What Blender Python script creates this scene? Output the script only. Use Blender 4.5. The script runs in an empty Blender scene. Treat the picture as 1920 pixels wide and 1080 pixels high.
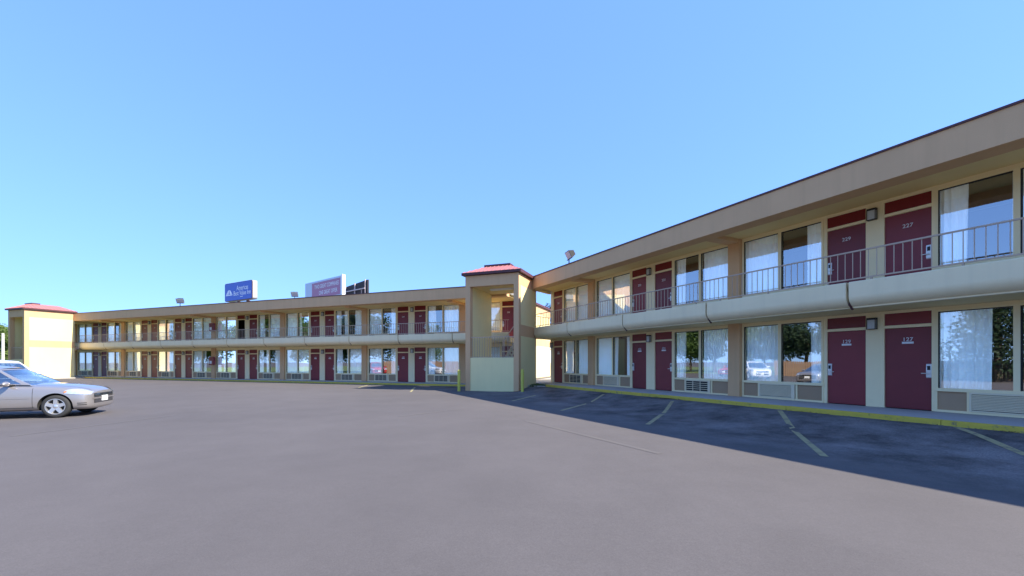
import bpy, bmesh, math, random
from mathutils import Vector, Matrix
from mathutils.bvhtree import BVHTree
R = math.radians
random.seed(11)
scene = bpy.context.scene
col = scene.collection

# ------------------------------------------------------------------ camera
CAMZ = 1.29
cam = bpy.data.cameras.new('camera')
cam.sensor_width = 36.0; cam.lens = 15.0; cam.shift_y = 0.0724
cam.clip_start = 0.05; cam.clip_end = 3000
camo = bpy.data.objects.new('camera', cam); col.objects.link(camo)
camo.location = (0, 0, CAMZ); camo.rotation_euler = (R(90), 0, 0)
scene.camera = camo
# ------------------------------------------------------------------ sky and sun
SUN = Vector((1.065, -0.355, 1.0)).normalized()          # towards the sun
w = bpy.data.worlds.new('World'); scene.world = w; w.use_nodes = True
nt = w.node_tree; bg = nt.nodes['Background']
sky = nt.nodes.new('ShaderNodeTexSky'); sky.sky_type = 'NISHITA'; sky.sun_disc = False
sky.sun_elevation = math.asin(SUN.z); sky.sun_rotation = math.atan2(SUN.x, SUN.y)
sky.air_density = 1.0; sky.dust_density = 0.0; sky.ozone_density = 2.0; sky.altitude = 100
gm = nt.nodes.new('ShaderNodeGamma'); gm.inputs['Gamma'].default_value = 0.40
tn = nt.nodes.new('ShaderNodeMix'); tn.data_type = 'RGBA'; tn.blend_type = 'MULTIPLY'; tn.inputs['Factor'].default_value = 1.0
tn.inputs['B'].default_value = (0.575, 0.965, 1.84, 1)
nt.links.new(sky.outputs[0], gm.inputs['Color']); nt.links.new(gm.outputs[0], tn.inputs['A']); nt.links.new(tn.outputs['Result'], bg.inputs[0])
bg.inputs[1].default_value = 0.15
sl = bpy.data.lights.new('sun', 'SUN'); sl.energy = 3.4; sl.angle = R(0.5); sl.color = (1.0, 0.93, 0.80)
slo = bpy.data.objects.new('sun', sl); col.objects.link(slo)
slo.rotation_euler = (-SUN).to_track_quat('-Z', 'Y').to_euler(); slo.location = (20, -5, 30)
vs = scene.view_settings
vs.view_transform = 'Standard'; vs.look = 'None'; vs.gamma = 1.0; vs.use_curve_mapping = False
vs.exposure = 1.6

# ------------------------------------------------------------------ materials
def mat(name, c, rough=0.7, metal=0.0, var=0.08, scale=3.0, bump=0.0, bscale=60.0, spec=0.4, coat=0.0, c2=None, fac_scale=None, thr=None, streak=0.0, rnd=0.0):
    m = bpy.data.materials.new(name); m.use_nodes = True
    t = m.node_tree; b = t.nodes['Principled BSDF']
    b.inputs['Roughness'].default_value = rough; b.inputs['Metallic'].default_value = metal
    b.inputs['Specular IOR Level'].default_value = spec; b.inputs['Coat Weight'].default_value = coat
    b.inputs['Coat Roughness'].default_value = 0.04
    tc = t.nodes.new('ShaderNodeTexCoord')
    n = t.nodes.new('ShaderNodeTexNoise'); n.inputs['Scale'].default_value = scale; n.inputs['Detail'].default_value = 6
    t.links.new(tc.outputs['Object'], n.inputs['Vector'])
    mx = t.nodes.new('ShaderNodeMix'); mx.data_type = 'RGBA'
    c = Vector(c)
    mx.inputs['A'].default_value = (*(c * (1 - var)), 1); mx.inputs['B'].default_value = (*(c * (1 + var)), 1)
    t.links.new(n.outputs['Fac'], mx.inputs['Factor'])
    out = mx.outputs['Result']
    if c2 is not None:
        n2 = t.nodes.new('ShaderNodeTexNoise'); n2.inputs['Scale'].default_value = fac_scale; n2.inputs['Detail'].default_value = 8
        n2.inputs['Roughness'].default_value = 0.7
        t.links.new(tc.outputs['Object'], n2.inputs['Vector'])
        mr = t.nodes.new('ShaderNodeMapRange'); mr.inputs['From Min'].default_value = thr[0]; mr.inputs['From Max'].default_value = thr[1]
        t.links.new(n2.outputs['Fac'], mr.inputs['Value'])
        m2 = t.nodes.new('ShaderNodeMix'); m2.data_type = 'RGBA'; m2.inputs['B'].default_value = (*c2, 1)
        t.links.new(out, m2.inputs['A']); t.links.new(mr.outputs['Result'], m2.inputs['Factor'])
        out = m2.outputs['Result']
    if streak:                         # rain streaks running down the face
        mp = t.nodes.new('ShaderNodeMapping'); mp.inputs['Scale'].default_value = (5.0, 5.0, 0.28)
        t.links.new(tc.outputs['Object'], mp.inputs['Vector'])
        n3 = t.nodes.new('ShaderNodeTexNoise'); n3.inputs['Scale'].default_value = 1.0; n3.inputs['Detail'].default_value = 7
        t.links.new(mp.outputs[0], n3.inputs['Vector'])
        m3 = t.nodes.new('ShaderNodeMapRange'); m3.inputs['From Min'].default_value = 0.48; m3.inputs['From Max'].default_value = 0.72
        m3.inputs['To Max'].default_value = streak
        t.links.new(n3.outputs['Fac'], m3.inputs['Value'])
        m4 = t.nodes.new('ShaderNodeMix'); m4.data_type = 'RGBA'; m4.inputs['B'].default_value = (*(c*0.45), 1)
        t.links.new(out, m4.inputs['A']); t.links.new(m3.outputs['Result'], m4.inputs['Factor']); out = m4.outputs['Result']
    if rnd:                            # each piece a shade of its own
        oi = t.nodes.new('ShaderNodeObjectInfo'); mo = t.nodes.new('ShaderNodeMapRange')
        mo.inputs['To Min'].default_value = 1-rnd; mo.inputs['To Max'].default_value = 1+rnd
        t.links.new(oi.outputs['Random'], mo.inputs['Value'])
        hv = t.nodes.new('ShaderNodeHueSaturation'); t.links.new(mo.outputs['Result'], hv.inputs['Value'])
        t.links.new(out, hv.inputs['Color']); out = hv.outputs[0]
    t.links.new(out, b.inputs['Base Color'])
    if bump:
        bn = t.nodes.new('ShaderNodeTexNoise'); bn.inputs['Scale'].default_value = bscale; bn.inputs['Detail'].default_value = 4
        t.links.new(tc.outputs['Object'], bn.inputs['Vector'])
        bp = t.nodes.new('ShaderNodeBump'); bp.inputs['Strength'].default_value = bump; bp.inputs['Distance'].default_value = 0.01
        t.links.new(bn.outputs['Fac'], bp.inputs['Height']); t.links.new(bp.outputs['Normal'], b.inputs['Normal'])
    return m

def glass_mat(name, refl=0.3, tint=(0.93, 0.97, 0.98), wav=0.0):
    m = bpy.data.materials.new(name); m.use_nodes = True
    t = m.node_tree; t.nodes.remove(t.nodes['Principled BSDF'])
    o = t.nodes['Material Output']
    g = t.nodes.new('ShaderNodeBsdfGlossy'); g.inputs['Roughness'].default_value = 0.0; g.inputs['Color'].default_value = (1, 1, 1, 1)
    tr = t.nodes.new('ShaderNodeBsdfTransparent'); tr.inputs['Color'].default_value = (*tint, 1)
    fr = t.nodes.new('ShaderNodeFresnel'); fr.inputs['IOR'].default_value = 1.5
    ad = t.nodes.new('ShaderNodeMath'); ad.operation = 'ADD'; ad.use_clamp = True; ad.inputs[1].default_value = refl
    t.links.new(fr.outputs[0], ad.inputs[0])
    t.links.new(ad.outputs[0], g.inputs['Color'])
    mx = t.nodes.new('ShaderNodeAddShader')
    t.links.new(tr.outputs[0], mx.inputs[0]); t.links.new(g.outputs[0], mx.inputs[1])
    t.links.new(mx.outputs[0], o.inputs['Surface'])
    if wav:
        tc = t.nodes.new('ShaderNodeTexCoord'); n = t.nodes.new('ShaderNodeTexNoise'); n.inputs['Scale'].default_value = 1.3
        n.inputs['Detail'].default_value = 1
        t.links.new(tc.outputs['Object'], n.inputs['Vector'])
        bp = t.nodes.new('ShaderNodeBump'); bp.inputs['Strength'].default_value = wav; bp.inputs['Distance'].default_value = 0.02
        t.links.new(n.outputs['Fac'], bp.inputs['Height']); t.links.new(bp.outputs['Normal'], g.inputs['Normal'])
    return m

M = {}
M['tan'] = mat('tan_stucco', (0.70, 0.43, 0.22), 0.9, var=0.08, streak=0.10, scale=1.2, bump=0.35, bscale=45)
M['cream'] = mat('cream_stucco', (0.90, 0.75, 0.37), 0.9, streak=0.04, var=0.06, scale=1.5, bump=0.3, bscale=45)
M['beam'] = mat('cream_precast', (0.94, 0.78, 0.48), 0.85, streak=0.10, var=0.07, scale=1.0, bump=0.25, bscale=35, c2=(0.80, 0.64, 0.38), fac_scale=1.4, thr=(0.60, 0.85))
M['trim'] = mat('cream_trim_paint', (0.93, 0.78, 0.46), 0.55, var=0.04, scale=4)
M['spandrel'] = mat('spandrel_paint', (0.42, 0.28, 0.165), 0.8, rnd=0.08, var=0.06, scale=2)
M['soffit'] = mat('soffit_paint', (0.84, 0.64, 0.30), 0.9, var=0.06, scale=1.5, bump=0.15)
M['maroon'] = mat('maroon_door_paint', (0.21, 0.027, 0.033), 0.45, rnd=0.16, var=0.16, scale=2.5, spec=0.5)
M['red_panel'] = mat('dark_red_panel', (0.20, 0.012, 0.012), 0.5, var=0.08, scale=3)
M['cap'] = mat('maroon_roof_edge', (0.10, 0.035, 0.035), 0.5, var=0.1)
M['metal_red'] = mat('red_metal_roofing', (0.50, 0.19, 0.17), 0.45, metal=0.1, var=0.08, scale=2)
M['flat_roof'] = mat('flat_roof', (0.25, 0.25, 0.25), 0.95)
M['rail'] = mat('railing_paint', (0.52, 0.38, 0.27), 0.5, var=0.05)
M['steel'] = mat('lock_steel', (0.75, 0.76, 0.74), 0.35, metal=0.35, var=0.05)
M['white'] = mat('white_plastic', (0.8, 0.8, 0.8), 0.5, var=0.02)
M['black'] = mat('black_metal', (0.02, 0.02, 0.02), 0.5)
M['dark'] = mat('dark_gap', (0.03, 0.028, 0.026), 0.8)
M['frost'] = mat('frosted_glass', (0.55, 0.57, 0.55), 0.25, var=0.15, scale=30)
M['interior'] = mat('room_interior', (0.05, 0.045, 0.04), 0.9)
M['curtain'] = mat('curtain_cloth', (0.88, 0.91, 0.88), 0.95, rnd=0.07, var=0.06, scale=2)
M['glass'] = glass_mat('window_glass', 0.32, tint=(0.86, 0.88, 0.88), wav=0.05)
M['concrete'] = mat('walk_concrete', (0.40, 0.38, 0.37), 0.85, var=0.12, scale=1.2, bump=0.2, bscale=60)
M['pale_concrete'] = mat('pale_concrete', (0.42, 0.40, 0.37), 0.85, var=0.12, scale=1.5, bump=0.2, bscale=60)
M['kerb'] = mat('yellow_kerb_paint', (0.62, 0.47, 0.07), 0.8, var=0.12, scale=5, bump=0.3, bscale=40, c2=(0.20, 0.18, 0.12), fac_scale=7, thr=(0.56, 0.70))
M['bollard'] = mat('yellow_bollard_paint', (0.62, 0.56, 0.09), 0.5, var=0.08, scale=8)
M['ac'] = mat('grille_paint', (0.80, 0.68, 0.46), 0.5, var=0.05)
M['tread'] = mat('stair_tread', (0.52, 0.43, 0.24), 0.7, var=0.08)

# ------------------------------------------------------------------ mesh helper
class MB:
    def __init__(s): s.v = []; s.f = []
    def add(s, vs, fs):
        k = len(s.v); s.v += [tuple(p) for p in vs]; s.f += [tuple(i + k for i in f) for f in fs]; return s
    def box(s, x0, x1, y0, y1, z0, z1):
        return s.add([(x0,y0,z0),(x1,y0,z0),(x1,y1,z0),(x0,y1,z0),(x0,y0,z1),(x1,y0,z1),(x1,y1,z1),(x0,y1,z1)],
                     [(0,3,2,1),(4,5,6,7),(0,1,5,4),(1,2,6,5),(2,3,7,6),(3,0,4,7)])
    def prism(s, poly, z0, z1):                      # poly counter-clockwise in plan
        n = len(poly)
        return s.add([(x,y,z0) for x,y in poly] + [(x,y,z1) for x,y in poly],
                     [tuple(range(n-1,-1,-1)), tuple(range(n,2*n))] + [(i,(i+1)%n,n+(i+1)%n,n+i) for i in range(n)])
    def xprism(s, poly, x0, x1):                     # poly of (y,z), extruded along x
        n = len(poly)
        return s.add([(x0,y,z) for y,z in poly] + [(x1,y,z) for y,z in poly],
                     [tuple(range(n)), tuple(range(2*n-1,n-1,-1))] + [(i,n+i,n+(i+1)%n,(i+1)%n) for i in range(n)])
    def bar(s, a, b, r, n=4, r2=None):
        a = Vector(a); b = Vector(b); d = (b-a).normalized(); r2 = r if r2 is None else r2
        u = d.orthogonal().normalized() if abs(d.z) < 0.99 else Vector((1,0,0))
        if abs(d.z) < 0.99: u = d.cross(Vector((0,0,1))).normalized()
        v = d.cross(u)
        ang = [2*math.pi*(i+0.5)/n for i in range(n)]
        k = 1.414 if n == 4 else 1
        return s.add([a + (u*math.cos(t)+v*math.sin(t))*r*k for t in ang] + [b + (u*math.cos(t)+v*math.sin(t))*r2*k for t in ang],
                     [tuple(range(n-1,-1,-1)), tuple(range(n,2*n))] + [(i,(i+1)%n,n+(i+1)%n,n+i) for i in range(n)])
    def lathe(s, prof, n=24, axis='z', c=(0,0,0)):    # prof of (radius, height)
        k = len(prof); vs = []
        for i in range(n):
            t = 2*math.pi*i/n
            for r, h in prof:
                p = (r*math.cos(t), r*math.sin(t), h)
                if axis == 'y': p = (p[0], p[2], p[1])
                vs.append((p[0]+c[0], p[1]+c[1], p[2]+c[2]))
        fs = []
        for i in range(n):
            j = (i+1) % n
            for q in range(k-1): fs.append((i*k+q, j*k+q, j*k+q+1, i*k+q+1))
        return s.add(vs, fs)
    def mesh(s, name, m, smooth=False, sharp=None):
        me = bpy.data.meshes.new(name); me.from_pydata(s.v, [], s.f)
        bm = bmesh.new(); bm.from_mesh(me); bmesh.ops.recalc_face_normals(bm, faces=bm.faces); bm.to_mesh(me); bm.free()
        for mm in (m if isinstance(m, (list, tuple)) else [m]): me.materials.append(mm)
        if smooth:
            me.polygons.foreach_set('use_smooth', [True]*len(me.polygons))
            if sharp: me.set_sharp_from_angle(angle=R(sharp))
        me.update(); return me
    def build(s, name, m, parent=None, smooth=False, loc=None, sharp=None):
        return place(s.mesh(name, m, smooth, sharp), name, parent, loc)

def place(me, name, parent=None, loc=None, rz=0, scale=None):
    o = bpy.data.objects.new(name, me); col.objects.link(o)
    if parent is not None: o.parent = parent
    if loc is not None: o.location = loc
    if rz: o.rotation_euler = (0, 0, rz)
    if scale: o.scale = scale
    return o
def empty(name, loc, rz=0, parent=None):
    o = bpy.data.objects.new(name, None); col.objects.link(o); o.location = loc; o.rotation_euler = (0, 0, rz)
    o.empty_display_size = 0.3
    if parent is not None: o.parent = parent
    return o
def tag(o, label, cat, group=None):
    o['label'] = label; o['category'] = cat
    if group: o['group'] = group
    return o
def struct(o): o['kind'] = 'structure'; return o
def stuff(o): o['kind'] = 'stuff'; return o
def copy_tree(o, parent=None):
    c = o.copy(); col.objects.link(c); c.parent = parent
    for ch in list(o.children): copy_tree(ch, c)
    return c
TXT = {}
def text_mesh(s, size, m, ext=0.004):
    key = (s, size, m.name)
    if key in TXT: return TXT[key]
    cu = bpy.data.curves.new('lettering', 'FONT'); cu.body = s; cu.size = size; cu.extrude = ext
    cu.align_x = 'CENTER'; cu.align_y = 'CENTER'; cu.resolution_u = 3
    ob = bpy.data.objects.new('lettering', cu); col.objects.link(ob)
    me = bpy.data.meshes.new_from_object(ob.evaluated_get(bpy.context.evaluated_depsgraph_get()))
    bpy.data.objects.remove(ob); bpy.data.curves.remove(cu)
    me.name = 'lettering'; me.materials.clear(); me.materials.append(m)
    me.transform(Matrix.Rotation(R(90), 4, 'X'))
    TXT[key] = me; return me

# ------------------------------------------------------------------ ground
def sst(a, b, x):
    t = max(0, min(1, (x-a)/(b-a))); return t*t*(3-2*t)
def gz(x, y):
    d = 13.57 - (0.8913*x + 0.4534*y)
    z = 0.02 - 0.22*sst(1.9, 4.2, d)
    z -= 0.10*math.exp(-((x+13)**2 + (y-12)**2)/90.0)
    return z
def unproj(px, py):
    Z = -0.15
    for _ in range(12):
        Y = 800*(CAMZ-Z)/(py-679.0); X = (px-960)/800*Y; Z = gz(X, Y)
    return X, Y
def axis():
    a = [-900,-500,-300,-200,-140,-100,-80]
    a += list(range(-66, -24, 3)); t = -24.0
    while t < 14: a.append(t); t += 0.5
    a += list(range(14, 60, 3)) + [70,90,130,200,350,600,900]
    return a
xs = axis(); ys = [y+14 for y in axis()]
g = MB(); g.v = [(x, y, gz(x, y)) for y in ys for x in xs]; n = len(xs)
g.f = [(j*n+i, j*n+i+1, (j+1)*n+i+1, (j+1)*n+i) for j in range(len(ys)-1) for i in range(n-1)]

def asphalt():
    m = bpy.data.materials.new('aged_asphalt'); m.use_nodes = True
    t = m.node_tree; b = t.nodes['Principled BSDF']; L = t.links
    b.inputs['Specular IOR Level'].default_value = 0.25
    tc = t.nodes.new('ShaderNodeTexCoord')
    def noise(sc, det=5, rg=0.6):
        q = t.nodes.new('ShaderNodeTexNoise'); q.inputs['Scale'].default_value = sc; q.inputs['Detail'].default_value = det
        q.inputs['Roughness'].default_value = rg; L.new(tc.outputs['Object'], q.inputs['Vector']); return q.outputs['Fac']
    def rng(v, a, b_, c, d):
        q = t.nodes.new('ShaderNodeMapRange'); L.new(v, q.inputs['Value'])
        for k, x in zip(('From Min','From Max','To Min','To Max'), (a, b_, c, d)): q.inputs[k].default_value = x
        return q.outputs['Result']
    def mul(a, b_):
        q = t.nodes.new('ShaderNodeMath'); q.operation = 'MULTIPLY'
        L.new(a, q.inputs[0])
        if isinstance(b_, float): q.inputs[1].default_value = b_
        else: L.new(b_, q.inputs[1])
        return q.outputs[0]
    # wear: broad patches, finer mottling, stone speckle; the bays by the wing are oil-stained, their colour also lightened to lift the shade there
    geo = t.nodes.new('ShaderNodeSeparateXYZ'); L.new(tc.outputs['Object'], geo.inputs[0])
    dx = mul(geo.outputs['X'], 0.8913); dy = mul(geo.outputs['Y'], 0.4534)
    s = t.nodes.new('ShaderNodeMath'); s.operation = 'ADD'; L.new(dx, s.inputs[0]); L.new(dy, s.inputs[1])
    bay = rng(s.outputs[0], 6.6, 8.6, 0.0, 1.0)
    f1 = rng(noise(0.12, 4), 0.3, 0.7, 0.88, 1.11)
    f2 = rng(noise(1.1, 6, 0.7), 0.35, 0.65, 0.95, 1.05)
    f3 = rng(noise(90, 3), 0.3, 0.7, 0.88, 1.12)
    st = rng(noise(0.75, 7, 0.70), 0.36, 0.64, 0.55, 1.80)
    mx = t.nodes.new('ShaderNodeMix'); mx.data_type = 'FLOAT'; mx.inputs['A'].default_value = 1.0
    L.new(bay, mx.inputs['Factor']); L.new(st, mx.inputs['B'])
    f4 = rng(noise(26, 6, 0.8), 0.32, 0.68, 0.94, 1.06)
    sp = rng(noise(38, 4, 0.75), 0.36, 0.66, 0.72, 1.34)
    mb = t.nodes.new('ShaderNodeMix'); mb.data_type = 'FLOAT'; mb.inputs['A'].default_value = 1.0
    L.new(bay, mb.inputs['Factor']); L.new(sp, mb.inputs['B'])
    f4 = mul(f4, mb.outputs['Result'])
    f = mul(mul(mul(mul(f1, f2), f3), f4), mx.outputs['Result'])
    vm = t.nodes.new('ShaderNodeVectorMath'); vm.operation = 'SCALE'; vm.inputs[0].default_value = (0.114, 0.102, 0.099)
    L.new(f, vm.inputs['Scale']); L.new(vm.outputs[0], b.inputs['Base Color'])
    b.inputs['Roughness'].default_value = 0.9
    bp = t.nodes.new('ShaderNodeBump'); bp.inputs['Strength'].default_value = 0.35; bp.inputs['Distance'].default_value = 0.006
    L.new(noise(160, 3), bp.inputs['Height']); L.new(bp.outputs['Normal'], b.inputs['Normal'])
    return m
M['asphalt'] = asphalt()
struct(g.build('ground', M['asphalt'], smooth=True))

def strip(name, pts, wid, m, lift=0.004):
    """painted strip that follows the ground; pts are (x,y)"""
    b = MB()
    (x0, y0), (x1, y1) = pts; d = Vector((x1-x0, y1-y0)); Ln = d.length; d /= Ln; q = Vector((-d.y, d.x))*wid/2
    k = max(2, int(Ln/0.25)); vs = []
    for i in range(k+1):
        p = Vector((x0, y0)) + d*Ln*i/k
        for sg in (-1, 1):
            e = p + q*sg; vs.append((e.x, e.y, gz(e.x, e.y)+lift))
    b.add(vs, [(2*i, 2*i+1, 2*i+3, 2*i+2) for i in range(k)])
    return struct(b.build(name, m))
M['line'] = mat('worn_stall_paint', (0.36, 0.31, 0.16), 0.85, var=0.1, scale=6, c2=(0.114, 0.102, 0.099), fac_scale=7, thr=(0.50, 0.72))
M['line2'] = mat('faded_stall_paint', (0.126, 0.111, 0.100), 0.85, var=0.06, scale=6, c2=(0.114, 0.102, 0.099), fac_scale=3, thr=(0.40, 0.62))
for a, b_ in (((1261,752),(1214,796)), ((1462,770),(1546,856)), ((1792,801),(1925,846)), ((1132,739),(1052,770)), ((1004,741),(960,752)),
              ((690,722),(672,727)), ((778,726),(770,735))):
    strip('stall_line', (unproj(*a), unproj(*b_)), 0.11, M['line'])
for a, b_ in (((985,789),(1238,851)), ((748,781),(862,767)), ((520,728),(470,731)), ((20,818),(330,778))):
    strip('faded_line', (unproj(*a), unproj(*b_)), 0.12, M['line2'])
# ------------------------------------------------------------------ wing frames
AR = math.atan2(-0.8913, 0.4534); OR = Vector((4.02, 22.02, 0.12))
AL = math.atan2(-0.3487, 0.9372); OL = Vector((-3.45, 28.44, -0.095))
def rw(s, y, z=0.0):  # right wing local -> world
    return Vector((OR.x + s*0.4534 + y*0.8913, OR.y - s*0.8913 + y*0.4534, OR.z + z))
def lw(x, y, z=0.0):
    return Vector((OL.x + x*0.9372 + y*0.3487, OL.y - x*0.3487 + y*0.9372, OL.z + z))

def add_text(name, s, size, m, parent, loc):
    return place(text_mesh(s, size, m), name, parent, loc)

# ---- shared pieces
def door_mesh():
    b = MB(); b.box(-0.44, 0.44, 0.0, 0.045, 0.012, 2.03); return b.mesh('door', M['maroon'])
DOOR = door_mesh()
TRANS = {0: MB().box(-0.44, 0.44, 0.0, 0.03, 2.105, 2.41).mesh('transom_panel', M['maroon']),
         1: MB().box(-0.44, 0.44, 0.0, 0.03, 2.105, 2.41).mesh('transom_panel', M['red_panel'])}
def lock_mesh():
    b = MB(); b.xprism([(0,-0.17),(-0.02,-0.155),(-0.028,0),(-0.02,0.155),(0,0.17)], -0.048, 0.048)
    return b.mesh('lock_plate', M['steel'])
LOCK = lock_mesh()
LOCKW = MB().box(-0.026, 0.026, -0.036, -0.0285, 0.02, 0.12).mesh('card_slot', M['black'])
LEVER = MB().bar((0,-0.02,-0.06),(0,-0.07,-0.06),0.012,8).bar((0.01,-0.07,-0.06),(-0.12,-0.07,-0.06),0.010,8).mesh('handle', M['steel'])
PLATE = MB().box(-0.11, 0.11, -0.006, 0.0, -0.025, 0.025).mesh('door_sign', M['white'])

def curtain_mesh(x0, x1, z0=0.50, z1=2.43, dens=9.0):
    b = MB(); wd = x1-x0; k = max(12, int(wd*64)); ph = random.uniform(0, 6); rows = (0, 0.06, 0.5, 1.0)
    fold = [random.uniform(0.6, 1.25) for _ in range(40)]
    cols_ = []
    for i in range(k+1):
        u = i/k; a = u*wd*dens*2*math.pi/1.15 + ph + 0.8*math.sin(u*wd*3.1+ph)
        cols_.append((u, (1.7*abs(math.sin(a*0.5))**0.8-0.85)*fold[int(u*wd*dens/1.2) % 40]))
    lean = random.uniform(-0.06, 0.06)
    vs = []
    for r in rows:
        z = z1 + (z0-z1)*r
        for u, sx in cols_:
            vs.append((x0 + u*wd + lean*r*u*(0.4 if wd > 0.8 else 1.0), 0.125 + sx*(0.030 + 0.030*r), z))
    q = k+1
    b.add(vs, [(j*q+i, j*q+i+1, (j+1)*q+i+1, (j+1)*q+i) for j in range(len(rows)-1) for i in range(k)])
    return b.mesh('curtain', M['curtain'], smooth=True)

def ac_meshes(kind):
    W_, H0, H1 = 1.12, 0.055, 0.485
    b = MB()
    b.box(0, W_, -0.05, 0.0, H0, H0+0.03).box(0, W_, -0.05, 0.0, H1-0.035, H1).box(0, 0.035, -0.05, 0.0, H0+0.03, H1-0.035).box(W_-0.10, W_, -0.05, 0.0, H0+0.03, H1-0.035)
    house = b.mesh('air_conditioner', M['ac'])
    back = MB().box(0.035, W_-0.10, -0.012, 0.0, H0+0.03, H1-0.035).mesh('grille_backing', M['dark'])
    s = MB()
    if kind == 'louvre':
        for i in range(10):
            z = H0+0.045 + i*0.0345
            s.add([(0.036,-0.045,z),(W_-0.101,-0.045,z),(W_-0.101,-0.018,z+0.020),(0.036,-0.018,z+0.020),
                   (0.036,-0.045,z+0.010),(W_-0.101,-0.045,z+0.010),(W_-0.101,-0.018,z+0.030),(0.036,-0.018,z+0.030)],
                  [(0,3,2,1),(4,5,6,7),(0,1,5,4),(1,2,6,5),(2,3,7,6),(3,0,4,7)])
    else:
        for i in range(1, 5): z = H0+0.03 + i*0.0735; s.box(0.036, W_-0.101, -0.042, -0.016, z-0.009, z+0.009)
        for i in range(1, 3): x = 0.035 + i*(W_-0.135)/3; s.box(x-0.013, x+0.013, -0.047, -0.043, H0+0.031, H1-0.036)
    slats = s.mesh('grille', M['ac'])
    return house, back, slats
ACM = {k: ac_meshes(k) for k in ('louvre', 'grid')}

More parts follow.
